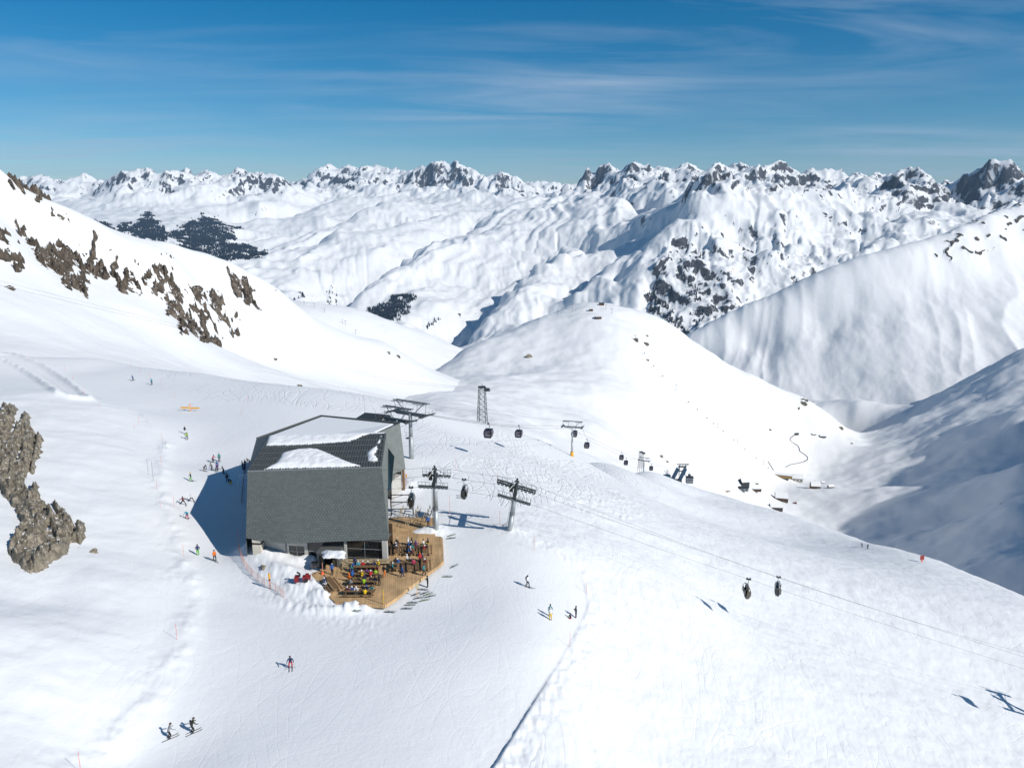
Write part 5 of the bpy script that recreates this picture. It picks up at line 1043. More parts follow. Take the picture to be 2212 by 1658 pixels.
poses = {
 'stand': joints(), 'pockets': joints(elb={'L': (.33, -.05, -.25), 'R': (.33, -.05, -.25)}, hand={'L': (.2, .12, -.42), 'R': (.2, .12, -.42)}),
 'walk': joints(kn=(.05, 0, 0), step=.24, lean=.08, elb={'L': (.25, .12, -.26), 'R': (.25, -.12, -.26)}, hand={'L': (.22, .3, -.4), 'R': (.26, -.12, -.52)}),
 'phone': joints(elb={'L': (.22, .16, -.24), 'R': (.22, .16, -.24)}, hand={'L': (.06, .3, -.06), 'R': (.06, .3, -.06)}, head_dn=.1),
 'ski': joints(kn=(.17, 0, -.02), lean=.42, stance=.17, pelvis=.83, elb={'L': (.34, .12, -.22), 'R': (.34, .12, -.22)}, hand={'L': (.36, .36, -.3), 'R': (.36, .36, -.3)}),
 'wide': joints(kn=(.15, .5, -.02), lean=.3, stance=.3, pelvis=.80, elb={'L': (.45, .05, -.15), 'R': (.45, .05, -.15)}, hand={'L': (.62, .15, -.3), 'R': (.62, .15, -.3)}),
 'bend': joints(kn=(.12, 0, -.03), lean=1.0, stance=.16, pelvis=.84, elb={'L': (.2, .12, -.26), 'R': (.2, .12, -.26)}, hand={'L': (.12, .16, -.52), 'R': (.12, .16, -.52)}),
 'sit': joints(sit=True, pelvis=.48, lean=.12, elb={'L': (.25, .1, -.25), 'R': (.25, .1, -.25)}, hand={'L': (.14, .36, -.22), 'R': (.14, .36, -.22)}),
 'lean': joints(sit=True, pelvis=.48, lean=.5, elb={'L': (.28, .15, -.22), 'R': (.28, .15, -.22)}, hand={'L': (.1, .34, -.12), 'R': (.1, .34, -.12)}, head_dn=.1)}
PM = {k: body_mesh('person_' + k, J) for k, J in poses.items()}; PJ = poses
colr = {'black': (.012, .012, .014), 'navy': (.012, .025, .09), 'blue': (.01, .10, .36), 'cyan': (.02, .30, .42), 'teal': (.01, .20, .22), 'red': (.45, .012, .025), 'pink': (.42, .03, .09), 'maroon': (.12, .015, .03), 'orange': (.75, .16, .01), 'lime': (.30, .55, .02), 'green': (.10, .42, .02), 'yellow': (.75, .50, .01), 'white': (.72, .72, .72), 'grey': (.30, .31, .33), 'olive': (.05, .055, .03), 'beige': (.40, .33, .22), 'dark red': (.16, .01, .015), 'purple': (.12, .03, .16), 'brown': (.08, .045, .025)}
CM = {k: mat('cloth_' + k.replace(' ', '_'), c, .75) for k, c in colr.items()}; m_skin = mat('skin', (.50, .30, .21), .6); m_boot = mat('ski_boot', (.03, .03, .035), .5); m_ski = mat('ski_top', (.06, .08, .10), .4); m_skig = mat('ski_top_pale', (.16, .19, .13), .4); m_hair = mat('hair', (.05, .03, .02), .8)
hel = MB(); hel.ball((0, 0, 0), (.118, .135, .12), 8, 6); HELM = {}
hel_me = hel.build('helmet', m_hair, None); HME = hel_me.data; bpy.data.objects.remove(hel_me)
skm = MB(); skm.box((0, -.05, .015), (.09, 1.5, .02)); skm.add([(-.045, -.8, .005), (.045, -.8, .005), (.03, -1.0, .07), (-.03, -1.0, .07), (-.045, -.8, .025), (.045, -.8, .025), (.03, -1.0, .09), (-.03, -1.0, .09)], [(0, 1, 2, 3), (7, 6, 5, 4), (0, 4, 5, 1), (1, 5, 6, 2), (2, 6, 7, 3), (3, 7, 4, 0)]); skm.box((0, 0, .05), (.07, .3, .05))
so = skm.build('ski', m_ski, None); SKME = so.data; bpy.data.objects.remove(so)
def sub(name, me, parent, m=None, loc=(0, 0, 0), rot=(0, 0, 0), sc=None):
    o = bpy.data.objects.new(name, me); COL.objects.link(o); o.parent = parent; o.location = loc; o.rotation_euler = rot
    if sc: o.scale = sc
    if m is not None: o.material_slots[0].link = 'OBJECT'; o.material_slots[0].material = m
    return o
PS = 1.07
def person(p, pose, rz, jk, tr_, helm, label, skis=0, poles=0, pack=None, grp=None, sc=1.0, boots=True):
    r = thing('person', p, rz, label, 'person', grp); r.scale = (sc * PS,) * 3
    b = sub('body', PM[pose], r)
    for k, m in enumerate((CM[jk], CM[tr_], m_skin, m_boot if boots else CM[tr_])): b.material_slots[k].link = 'OBJECT'; b.material_slots[k].material = m
    J = PJ[pose]; c = Vector(J['crown'][0]); h = Vector(J['head'][0]); hc = h.lerp(c, .62) + Vector((0, .018, .01))
    sub('helmet' if helm not in ('hair', 'cap') else helm, HME, r, m_hair if helm == 'hair' else (CM['navy'] if helm == 'cap' else CM[helm]), hc, (math.atan2(-(c.y - h.y), c.z - h.z) * 0, 0, 0), None if helm != 'hair' else (.95, .95, .95))
    if skis:
        for s in 'LR':
            a = J['an' + s][0]; sub('ski', SKME, r, m_ski if skis == 1 else m_skig, (a[0], a[1], 0), (0, 0, (.0 if pose != 'wide' else (-.16 if s == 'L' else .16))))
    if poles:
        for s, q in (('L', -1), ('R', 1)):
            a = Vector(J['ha' + s][0]); e = Vector((a.x + q * .12, a.y + .35, .03)); MB().tube(a, e, .012, n=4).tube(e + Vector((0, 0, .05)), e + Vector((0, 0, .06)), .05, n=6).build('ski_pole', m_steel, r)
    if pack:
        ch = Vector(J['chest'][0]); MB().box(ch + Vector((0, .20, -.05)), (.30, .18, .46)).build('backpack', CM[pack], r)
    return r
R_ = math.radians
skiers = [
 (365,1594,'ski',130,'grey','black','brown','skier in a light grey jacket gliding beside a dark one at the bottom left',1,0,None),
 (415,1582,'ski',130,'olive','black','olive','skier all in dark olive, right of the grey jacket at the bottom left',1,0,'black'),
 (628,1441,'ski',15,'navy','red','black','lone skier in navy jacket and red trousers on the open piste',1,1,None),
 (428,1199,'pockets',190,'navy','green','black','skier in navy top and bright green trousers beside the left bank',0,0,None),
 (464,1211,'walk',40,'orange','black','black','skier in an orange jacket gliding below the building shadow',1,1,None),
 (1139,1267,'walk',60,'white','black','black','skier in a white jacket skating alone right of the terrace',1,1,'grey'),
 (1188.5,1331,'stand',0,'teal','black','black','person in a teal jacket standing behind the yellow trousers',0,0,None),
 (1189,1338,'stand',10,'white','yellow','white','person in white jacket and yellow trousers on the piste',0,0,None),
 (1244,1334,'phone',-80,'black','black','black','person in black taking a picture at the right edge of the piste',0,0,None),
 (924,1268,'phone',-70,'black','black','black','person in black standing alone by the laid down skis',0,0,None),
 (400,937,'stand',170,'black','white','black','skier in black top and white trousers, behind the lime jacket',1,0,None),
 (404,948,'ski',10,'lime','black','black','skier in a lime jacket and black trousers far up the piste',1,0,None),
 (460,998,'ski',70,'pink','black','black','skier in a pink and dark jacket at the back left of the group',1,0,None),
 (474,996,'stand',20,'teal','black','hair','skier in a teal jacket at the back right of the group',1,0,None),
 (441,1017,'bend',60,'black','beige','brown','skier in beige trousers bending down left of the group',1,0,None),
 (459,1015.5,'ski',-60,'brown','black','hair','skier in a brown jacket in the middle of the group',1,0,None),
 (470,1013.5,'stand',0,'blue','navy','navy','skier in a bright blue jacket in the middle of the group',1,0,None),
 (468,1017.5,'bend',180,'purple','black','grey','crouching skier in purple at the feet of the blue jacket',1,0,None),
 (484,1023,'ski',-40,'black','black','black','skier in black just at the edge of the building shadow',1,0,None),
 (491,1039,'ski',30,'black','black','black','skier in black inside the building shadow, with spread skis',1,0,None),
 (499,1047,'bend',0,'black','yellow','black','skier in black and yellow inside the building shadow',0,0,None),
 (413,1039,'walk',-70,'black','green','yellow','skier with a yellow helmet and green trousers left of the group',1,1,None),
 (396,1090,'wide',20,'maroon','black','black','skier in a maroon jacket with skis apart left of the shadow tip',1,1,None),
 (414,1083.5,'wide',20,'white','black','white','skier in a white jacket and white helmet stepping out of the shadow',1,1,None),
 (405,1120.5,'ski',0,'cyan','red','white','skier in cyan jacket and red trousers at the shadow tip',1,0,None),
 (524,1013.5,'stand',90,'navy','black','black','dark figure in the shade, left of three by the building corner',0,0,None),
 (530,1010.5,'stand',40,'black','dark red','black','dark figure in the shade, rearmost by the building corner',0,0,None),
 (528.5,1021,'pockets',20,'navy','navy','black','dark figure in the shade, nearest by the building corner',1,0,None),
 (540,1002.5,'bend',-60,'black','black','black','dark bent figure right against the building corner',0,0,None),
 (288,821.5,'ski',-20,'blue','black','black','far skier in a blue jacket on the upper piste',1,0,None),
 (328,830.5,'stand',0,'cyan','black','black','far skier in a cyan jacket on the upper piste',1,0,None),
 (1862,1181,'ski',-60,'olive','black','black','left one of two tiny skiers on the right slope',1,0,None),
 (1874,1185,'stand',-60,'olive','olive','black','right one of two tiny skiers on the right slope',1,0,None),
 (925,1136,'stand',15,'blue','black','white','person in a blue jacket between the ski racks and the pylon',0,0,None)]
for (u, v, pose, fz, jk, tr_, he, lb, sk, po, pk) in skiers:
    p = hit(u, v); 
    if (u, v) == (925, 1136): p = PZ(u, v, DZ)
    person(p + np.array([0, 0, .01]), pose, R_(fz), jk, tr_, he, lb, sk, po, pk)
p = hit(1232.5, 1335); person(p - np.array([0, 0, .42]), 'sit', R_(-60), 'black', 'red', 'black', 'child in red and black sitting in the snow beside the black figure', sc=.9)
# deck crowd, picture places in the zoomed crop of the terrace
D = lambda x, y, z=DZ: PZ(*qd(x, y), z)
TK = .42
def T(kind, pts, z=0): pass
crowd_st = [
 (1165,790,'walk',150,'black','orange','black','person in black jacket and orange trousers walking between the table groups'),
 (1402,795,'walk',100,'blue','navy','navy','person in a bright blue jacket walking among the right hand tables'),
 (1557,700,'stand',190,'pink','black','hair','person in a pink red jacket standing between the two front table pairs'),
 (1688,778,'walk',60,'teal','black','hair','person in a teal jacket at the front right corner of the terrace'),
 (1640,625,'stand',200,'red','black','orange','person in a red jacket with an orange helmet beside the right tables'),
 (1102,910,'pockets',190,'black','black','black','person all in black standing at the end of the long tables'),
 (1585,452,'stand',170,'purple','maroon','teal','tall figure with teal hood and purple clothes between right tables'),
 (783,678,'stand',180,'navy','navy','hair','person in navy standing in front of the big window'),
 (481,768,'walk',180,'blue','black','grey','person in a blue jacket walking into the open door')]
for x, y, pose, fz, jk, tr_, he, lb in crowd_st: person(D(x, y), pose, R_(fz), jk, tr_, he, lb, grp='guests on the terrace')
seated = [
 (738,690,'lean',80,'blue','black','hair','seated guest in blue, back left end of the first long table'),
 (728,730,'sit',100,'teal','black','hair','seated guest in teal at the left end of the first long table'),
 (716,775,'sit',90,'navy','orange','hair','seated guest in navy with orange trousers, left of the second table'),
 (745,822,'lean',180,'blue','black','blue','seated guest in a bright blue jacket, front of the second table'),
 (700,862,'sit',150,'orange','black','orange','seated guest with an orange helmet at the left of the third table'),
 (715,925,'sit',120,'grey','black','hair','seated guest in pale grey at the left of the third table'),
 (825,688,'sit',10,'cyan','black','white','small guest in pale cyan behind the first table'),
 (887,685,'sit',10,'red','black','white','seated guest in red behind the first table'),
 (1040,682,'sit',0,'navy','black','hair','seated guest in navy behind the right end of the first table'),
 (1090,672,'sit',-20,'yellow','black','white','seated guest in yellow at the right end behind the first table'),
 (865,815,'sit',120,'yellow','yellow','white','seated guest all in yellow in the middle of the long tables'),
 (1055,800,'sit',180,'lime','black','dark red','seated guest in lime green, right end of the second table'),
 (1083,748,'sit',-60,'dark red','black','black','seated guest in dark red right of the second table'),
 (910,850,'lean',0,'navy','black','navy','seated guest in navy behind the third table, middle'),
 (900,918,'sit',180,'lime','black','black','seated guest in lime green, front of the third table'),
 (1042,905,'lean',180,'navy','black','hair','seated guest in navy, right front of the third table'),
 (978,900,'lean',150,'black','black','beige','seated guest in black, between lime and navy at the third table'),
 (750,1010,'lean',0,'blue','black','white','seated guest in blue behind the left of the front table'),
 (805,1012,'lean',0,'white','grey','white','seated guest in white behind the front table'),
 (885,1000,'sit',0,'black','black','hair','seated guest in black behind the middle of the front table'),
 (942,992,'lean',0,'navy','black','blue','seated guest in navy behind the right half of the front table'),
 (915,1062,'sit',180,'yellow','black','black','seated guest with a yellow back at the bench before the front table'),
 (375,880,'sit',50,'black','white','black','seated guest in black and white, upper one at the slanting table'),
 (372,912,'sit',50,'navy','white','white','seated guest in navy and white, lower one at the slanting table'),
 (1303,385,'lean',80,'black','black','brown','seated guest in black, rear end of the left back table'),
 (1362,378,'lean',-80,'brown','black','white','seated guest with white helmet, rear right of the left back table'),
 (1298,468,'lean',80,'black','black','white','seated guest in black, front left of the left back table'),
 (1480,375,'sit',70,'white','white','white','seated guest in white at the rear of the middle back table'),
 (1540,375,'sit',-70,'black','black','hair','seated guest in black at the rear right of the middle back table'),
 (1470,430,'lean',90,'blue','black','blue','seated guest in blue, centre left of the middle back table'),
 (1468,505,'lean',90,'blue','navy','hair','seated guest in blue, front left of the middle back table'),
 (1522,498,'sit',-90,'grey','black','white','seated guest with white helmet at the middle back table front'),
 (1562,465,'lean',-90,'teal','lime','teal','seated guest in teal with lime trousers, right of the middle back table'),
 (1672,470,'lean',90,'red','black','white','seated guest in red, left of the right back table'),
 (1750,385,'sit',-100,'black','yellow','purple','seated guest in black with yellow trousers, right back table'),
 (1462,600,'sit',80,'white','black','white','seated guest in white, rear left of the middle front table'),
 (1275,712,'sit',80,'teal','black','white','seated guest in teal, left of the left front table'),
 (1330,712,'sit',-80,'black','black','hair','seated guest in black, right of the left front table'),
 (1682,590,'sit',-80,'navy','black','grey','seated guest in navy, rear of the right front table'),
 (1348,432,'lean',-80,'navy','black','white','seated guest in navy, middle right of the left back table'),
 (1302,425,'lean',85,'grey','black','black','seated guest in grey, middle left of the left back table'),
 (1552,420,'lean',-85,'black','black','white','seated guest in black, middle right of the middle back table'),
 (1548,520,'sit',-90,'maroon','black','hair','seated guest in maroon, front right of the middle back table'),
 (1752,460,'lean',-90,'black','navy','black','seated guest in black, front right of the right back table'),
 (1680,400,'sit',80,'white','black','brown','seated guest in white, rear left of the right back table'),
 (1290,640,'lean',85,'black','brown','hair','seated guest in black, rear left of the left front table'),
 (1375,650,'lean',-85,'blue','black','white','seated guest in blue, rear right of the left front table'),
 (1545,640,'lean',-85,'black','black','grey','seated guest in black, rear right of the middle front table'),
 (1735,650,'lean',-85,'dark red','black','white','seated guest in dark red, right of the right front table'),
 (955,690,'sit',0,'black','black','white','seated guest in black, behind the middle of the first long table'),
 (935,795,'lean',180,'purple','black','hair','seated guest in purple in front of the second long table'),
 (800,770,'lean',0,'black','grey','black','seated guest in black behind the left of the second long table'),
 (985,822,'lean',180,'red','black','white','seated guest in red in front of the second long table'),
 (835,880,'lean',0,'olive','black','hair','seated guest in olive behind the third long table'),
 (1005,1000,'lean',0,'teal','black','black','seated guest in teal behind the right end of the front table'),
 (688,1012,'lean',0,'maroon','black','white','seated guest in maroon behind the left end of the front table'),
 (1232,430,'sit',40,'brown','black','hair','seated guest in brown beside the pier at the corner')]
for x, y, pose, fz, jk, tr_, he, lb in seated:
    p = D(x, y + 2, DZ); person(p + np.array([0, 0, .0]), pose, R_(fz), jk, tr_, he, lb, grp='guests on the terrace')
# riders on the chair between the pylons
for k, (jk, he) in enumerate((('black', 'black'), ('grey', 'white'))):
    rp = c2.matrix_world if False else None; q = c2.location; person(Vector((q.x + .05, q.y - .5 + 1.0 * k, q.z - 3.15)), 'sit', R_(-90), jk, 'black', he, ('nearer' if k == 0 else 'farther') + ' rider on the covered chair between the pylons', skis=1)

# ------------------------------------------------------------------ tables
def plank_table(L, W_=.85, bench=True):
    r = thing('picnic_table', (0, 0, 0), 0, 't', 'picnic table', 'wooden tables on the terrace')
    for k in range(4): MB().box((0, -W_ / 2 + W_ * (k + .5) / 4, .75), (L, W_ / 4 - .03, .045)).build('table_plank', m_wood, r)
    for s in (-1, 1):
        if bench:
            b = MB(); [b.box((0, s * (W_ / 2 + .42) + q * .14, .46), (L, .12, .045)) for q in (-.5, .5)]; b.build('bench', m_wood, r)
        x = s * (L / 2 - .35); tr_ = MB(); [tr_.tube((x, q * .25, .73), (x, q * .6, .0), .045, n=4) for q in (-1, 1)]; tr_.tube((x, -W_ / 2 - .5, .42), (x, W_ / 2 + .5, .42), .045, n=4); tr_.build('trestle', m_wood, r)
    return r
def tbl(p, L, a, lb, W_=.85, bench=True): o = plank_table(L, W_, bench); o.location = V3(p); o.rotation_euler = (0, 0, a); o['label'] = lb; return o
for (x0, x1, y, lb) in [(757, 1105, 712, 'long wooden table nearest the big window'), (757, 1085, 805, 'second long wooden table from the window'), (690, 1075, 905, 'third long wooden table from the window'), (635, 1050, 1035, 'long wooden table at the front edge of the terrace')]:
    a, b = V3(D(x0, y)), V3(D(x1, y)); tbl((a + b) / 2, (b - a).length, math.atan2(b.y - a.y, b.x - a.x), lb)
a, b = V3(D(420, 855)), V3(D(545, 1010)); tbl((a + b) / 2, (b - a).length, math.atan2(b.y - a.y, b.x - a.x), 'slanting wooden table alone at the left of the terrace')
for (x, y, lb) in [(1335, 465, 'back left one of the six lengthwise tables'), (1522, 470, 'back middle one of the six lengthwise tables'), (1712, 470, 'back right one of the six lengthwise tables'), (1330, 680, 'front left one of the six lengthwise tables'), (1508, 690, 'front middle one of the six lengthwise tables'), (1695, 670, 'front right one of the six lengthwise tables')]:
    tbl(V3(D(x, y)), 3.5, math.pi / 2 + .14, lb, 1.0)
tbl(V3(PZ(680, 1223.5, .4)), 1.1, .1, 'small wooden table half sunk in the snow beside the porch', .7)
# bench and planter along the window
wb = thing('wall_bench', D(925, 640), 0, 'long wooden bench standing below the big window', 'bench'); MB().box((0, 0, .45), (7.6, .5, .06)).build('seat', m_wood2, wb); MB().box((0, .28, .75), (7.6, .06, .35)).build('backrest', m_wood2, wb); [MB().box((x, 0, .21), (.1, .45, .42)).build('leg', m_wood2, wb) for x in (-3.6, -1.2, 1.2, 3.6)]
stp = thing('wooden_steps', D(668, 690), .15, 'stack of wooden steps right of the porch', 'steps')
for k in range(4): MB().box((0, -.45 + .32 * k, .10 + .16 * k), (1.3, .3, .08)).build('tread', m_wood2, stp)
# ------------------------------------------------------------------ ski racks, frame by the wall, skis on the snow
def ski_mesh(): return SKME
def rack(u, v, rz, n, lb):
    r = thing('ski_rack', PZ(u, v, DZ), rz, lb, 'ski rack', 'ski racks by the wall'); 
    for x in (-.9, .9):
        f = MB(); [f.tube((x, s * .5, 0), (x, -s * .05, 1.95), .04, n=4) for s in (-1, 1)]; f.tube((x, -.3, .8), (x, .3, .8), .03, n=4); f.build('side_frame', m_wood2, r)
    MB().tube((-1, 0, 1.5), (1, 0, 1.5), .045, n=5).tube((-1, -.3, .75), (1, -.3, .75), .03, n=4).tube((-1, .3, .75), (1, .3, .75), .03, n=4).build('rail', m_wood2, r)
    return r
for i, (u, v, n, lb) in enumerate([(869, 1117, 5, 'ski rack nearest the building wall'), (901, 1117, 4, 'ski rack in the middle of the back row'), (927, 1116.5, 5, 'ski rack closest behind the pylon foot'), (881, 1137, 0, 'ski rack standing in front of the other ones'), (915, 1132, 4, 'ski rack just left of the blue jacket')]):
    r = rack(u, v, math.pi / 2 - .1, n, lb)
    for k in range(n):
        o = bpy.data.objects.new('pair_of_skis', SKME); COL.objects.link(o); base_ = r.location; x = -.75 + 1.5 * k / max(1, n - 1)
        q = Matrix.Rotation(math.pi / 2 - .1, 3, 'Z') @ Vector((x, -.42, .82)); o.location = base_ + q; o.rotation_euler = (math.radians(-72), 0, math.pi / 2 - .1); tag(o, ['first', 'second', 'third', 'fourth', 'rightmost'][k] + ' ski from the left leaning on the rack ' + ['nearest the building wall', 'in the middle of the back row', 'closest behind the pylon foot', '', 'just left of the blue jacket'][i], 'ski', 'skis leaning on the rack %s' % ['by the wall', 'in the middle', 'behind the pylon', '', 'by the blue jacket'][i])
gfm = thing('queue_barrier', PZ(869, 1112, 0), .03, 'dark steel frame with three cross beams beside the building', 'steel frame')
pa, pb = V3(PZ(845, 1118, 0)), V3(PZ(892.7, 1118, 0)); L = (pb - pa).length; z3 = lambda k: .9 + k
for x, h in ((-L / 2, 4.6), (L / 2, 4.3)): MB().box((x, 0, h / 2), (.2, .2, h)).build('post', m_dsteel, gfm)
for h in (1.2, 2.5, 3.9):
    MB().box((0, 0, h), (L, .12, .14)).build('cross_beam', m_dsteel, gfm); MB().tube((-L / 2, 0, h - .8), (L * .1, 0, h), .05, n=4).build('brace', m_steel, gfm)
skis = [(2045, 250, 35), (2040, 288, 15), (2080, 660, 50), (1990, 795, 3), (1575, 1030, 40), (1690, 1015, 42), (1735, 1030, 38), (1610, 1078, 22), (1765, 1055, 25), (1690, 1108, 25), (1660, 965, -3), (1530, 1137, 5), (1495, 1168, 5), (1450, 1216, 3), (1225, 1260, -3), (775, 1242, -5)]
for i, (x, y, a) in enumerate(skis):
    p = V3(hit(*qd(x, y))); r = thing('pair_of_skis', p + Vector((0, 0, .03)), math.radians(a), '', 'skis', 'skis lying on the snow round the terrace')
    d1 = p - V3(hit(*qd(x - 25, y))); 
    for k in (-1, 1): sub('ski', SKME, r, m_ski if i % 3 else m_skig, (k * .02, k * .11, .02), (0, 0, math.pi / 2 + .06 * k), (1.0, 1.0, 1.2))
    for k in (-1, 1): MB().tube((-.5, .35 + .15 * k, .03), (.65, .3 + .25 * k, .03), .010, n=4).build('ski_pole', m_dsteel, r)
    r['label'] = ['upper pair of skis beside the snow heap at the pylon', 'lower pair of skis beside the snow heap at the pylon', 'crossed skis right of the terrace corner', 'flat pair of skis right of the black standing figure', 'skis lying left of the small sign post', 'skis in the middle of the pile by the sign post', 'skis at the upper right of the pile by the sign post', 'skis with poles just below the sign post', 'rightmost skis of the pile by the sign post', 'skis at the lower right of the pile', 'pale skis right beside the sign board', 'upper pair of the two parallel skis below the pile', 'lower pair of the two parallel skis below the pile', 'lone skis left below the parallel pairs', 'skis in front of the terrace tip', 'dark bundle of skis on the snow left below the terrace'][i]
# ------------------------------------------------------------------ markers, nets, signs
def pole(p, h, m, label, grp='orange piste marker poles', cat='marker pole', r=.022, lean=0):
    r_ = MB().tube((0, 0, -.3), (lean, 0, h), r, n=5).build('marker_pole', m, None); r_.location = V3(p); tag(r_, label, cat, grp); return r_
m_po = mat('pole_orange', (.75, .13, .06), .6)
a5 = lambda x, y: (.3272 * x, 753.75 + .3273 * y); a4 = lambda x, y: (337.7 + .3273 * x, 783.9 + .3273 * y); a3 = lambda x, y: (783.9 + .1908 * x, 964.8 + .1908 * y); a7 = lambda x, y: (.3271 * x, 1145.7 + .3271 * y); a6 = lambda x, y: (904.5 + .3271 * x, 1145.7 + .3271 * y)
pl = [(a5(192,75),1.9,'marker pole at the near end of the cat track'),(a5(428,142),1.8,'marker pole above the cat track bank'),(a5(482,207),1.9,'marker pole right beside the cat track bank'),(a5(552,302),2,'marker pole where the cat track meets the piste'),(a5(655,385),1.2,'short marker pole on the crest of the left slope'),(a5(918,490),2,'marker pole at the top of the left snow bank'),(a5(888,523),1,'short marker pole below the top of the snow bank'),(a5(1072,612),2.1,'orange pole left of the green one at the bank'),(a5(1066,765),2,'marker pole on the outer curve of the bank'),(a5(1037,925),1.6,'marker pole below the broken bank'),(a5(1060,1045),1.4,'marker pole halfway down the left bank'),(a5(1150,1045),2,'leaning marker pole beside the maroon skier'),(a5(1214,1365),2.1,'marker pole beside the green trousered skier'),(a5(863,128),1.8,'left marker pole on the far crest of the piste'),(a5(925,152),1.8,'middle marker pole on the far crest of the piste'),(a5(990,195),2,'marker pole left of the tracked snow field'),(a5(1060,237),2,'marker pole behind the cyan skier'),(a5(1152,322),2,'marker pole above the yellow sign'),
 (a4(605,257),1.9,'leaning pole in the tracked snow field'),(a4(563,342),1.7,'marker pole at the lower edge of the tracked snow'),(a4(544,1215),3.2,'tall marker pole at the building corner net'),(a3(985,790),4.2,'tall marker pole in front of the pylon shadow'),(a3(1055,262),2.6,'leaning marker pole behind the hanging chair'),(a3(1522,390),2.4,'marker pole behind the leaning pylon'),(a3(1548,882),2.8,'marker pole left of the leaning pylon foot'),(a3(1938,1165),2.8,'marker pole right of the leaning pylon'),(a6(1108,410),2.2,'marker pole above the black photographer'),(a6(998,765),2.2,'marker pole below the sitting child'),(a7(535,1600),2.4,'marker pole cut by the bottom edge of the picture'),(a7(1170,720),2.3,'marker pole on the left bank halfway down'),((1337,1029),2.2,'marker pole on the slope behind the chairs'),((1180,1005),2,'marker pole on the ploughed mound'),((1490,1062),2.0,'marker pole below the slanting legs')]
for (uv, h, lb) in pl: pole(hit(*uv), h, m_po, lb)
pole(hit(*a5(1098, 662)), 2.1, mat('pole_green', (.03, .12, .08), .6), 'green pole at the bend of the left bank', 'dark piste poles'); pole(hit(*a5(1013, 868)), 4.0, mat('pole_dark', (.05, .06, .06), .6), 'tall dark pole in the broken bank, right', 'dark piste poles'); pole(hit(*a5(980, 832)), 3.4, mat('pole_dark2', (.05, .06, .06), .6), 'tall dark pole in the broken bank, left', 'dark piste poles')
def net(pts, h, label, mt):
    P = [V3(hit(*q)) for q in smooth(pts, 6)]; r = thing('safety_net', P[0], 0, label, 'safety net'); o = P[0]; b = MB()
    for k in range(0, 6): z = h * k / 5; b.path([p + Vector((0, 0, .1 + z)) for p in P], .012 if 0 < k < 5 else .02, 3)
    for a, c in zip(P[:-1], P[1:]):
        n = max(1, int((c - a).length / .28))
        for k in range(n): q = a.lerp(c, k / n); b.tube(q + Vector((0, 0, .1)), q + Vector((0, 0, h + .1)), .009, n=3, cap=False)
    nt = b.build('net_mesh', mt, r, org=o); nt['kind'] = 'stuff'
    for q in P[::3]: MB().tube(q - Vector((0, 0, .3)), q + Vector((0, 0, h + .35)), .022, n=5).build('net_post', m_po, r, org=o)
m_net = mat('net_orange', (.55, .30, .26), .7)
net([(515,1181),(525,1215),(545,1243),(572,1264),(596,1276),(613,1290)], 1.0, 'orange safety net curving round the snow bank below the building', m_net)
net([(537,1005),(528,1030),(524,1060),(522,1090)], .7, 'dim red net in the building shadow', m_net)
# padded yellow marker, terrace pole, cross shaped sign, red board, small sign
def padded(u, v):
    p = hit(u, v); r = thing('padded_marker', p, 0, 'tall marker with a yellow and black padded top, before the net', 'marker')
    MB().tube((0, 0, -.3), (0, 0, 1.8), .05, n=6).build('post', m_org, r); MB().tube((0, 0, 1.6), (0, 0, 2.5), .15, n=8).build('pad', m_yel, r); MB().tube((0, 0, 1.35), (0, 0, 1.6), .155, n=8).build('pad_band', m_blk, r); MB().tube((0, 0, .5), (0, 0, .7), .055, n=6).build('pad_band', m_blk, r)
padded(583.5, 1271)
yp = thing('striped_pole', D(1160, 1165, 0), 0, 'yellow pole standing at the front edge of the terrace', 'pole')
for k in range(6): MB().tube((0, 0, .4 * k), (0, 0, .4 * k + .38), .06, n=6).build('pole_segment', m_yel if k % 2 == 0 else mat('pole_worn', (.5, .4, .05), .6), yp)
ys = thing('piste_sign', hit(410, 887.5), 0, 'yellow cross shaped piste sign with long side boards', 'sign'); MB().tube((0, 0, 0), (0, 0, 1.9), .12, n=6).build('post', m_yel, ys); MB().box((-1.35, 0, .95), (2.2, .12, .42)).build('board', m_yel, ys); MB().box((1.45, 0, .85), (2.4, .12, .42)).build('board', m_yel, ys); MB().tube((.35, 0, 0), (.35, 0, 2.3), .05, n=5).build('marker', m_org, ys)
rs = thing('red_sign', hit(1991, 1213), .2, 'red board on a short post on the edge of the right slope', 'sign'); rs.scale = (.72,) * 3; MB().box((0, 0, 2.1), (2.0, .15, 2.1)).build('board', mat('board_red', (.30, .04, .03), .6), rs); MB().box((0, 0, .6), (.6, .15, 1.2)).build('post', m_po, rs)
ss = thing('sign_post', hit(*qd(1605, 1055)), 0, 'small white sign on a yellow post beside the laid down skis', 'sign'); MB().tube((0, 0, 0), (0, 0, 1.6), .04, n=5).build('post', m_yel, ss); MB().box((0, -.05, 1.7), (.5, .05, .75)).build('board', mat('sign_cream', (.6, .55, .35), .6), ss)
br = thing('orange_brush', D(353, 757), 0, 'orange cone with a tall red handle beside the door', 'cone'); MB().tube((0, 0, 0), (0, 0, .45), .28, .12, 8).build('cone', m_org, br); MB().tube((0, 0, .3), (.05, 0, 1.9), .05, n=5).build('handle', mat('pale_red', (.6, .25, .2), .6), br)
sbw = thing('snow_blower', hit(*qd(125, 845)), .1, 'red snow blower parked in the snow at the terrace end', 'snow blower')
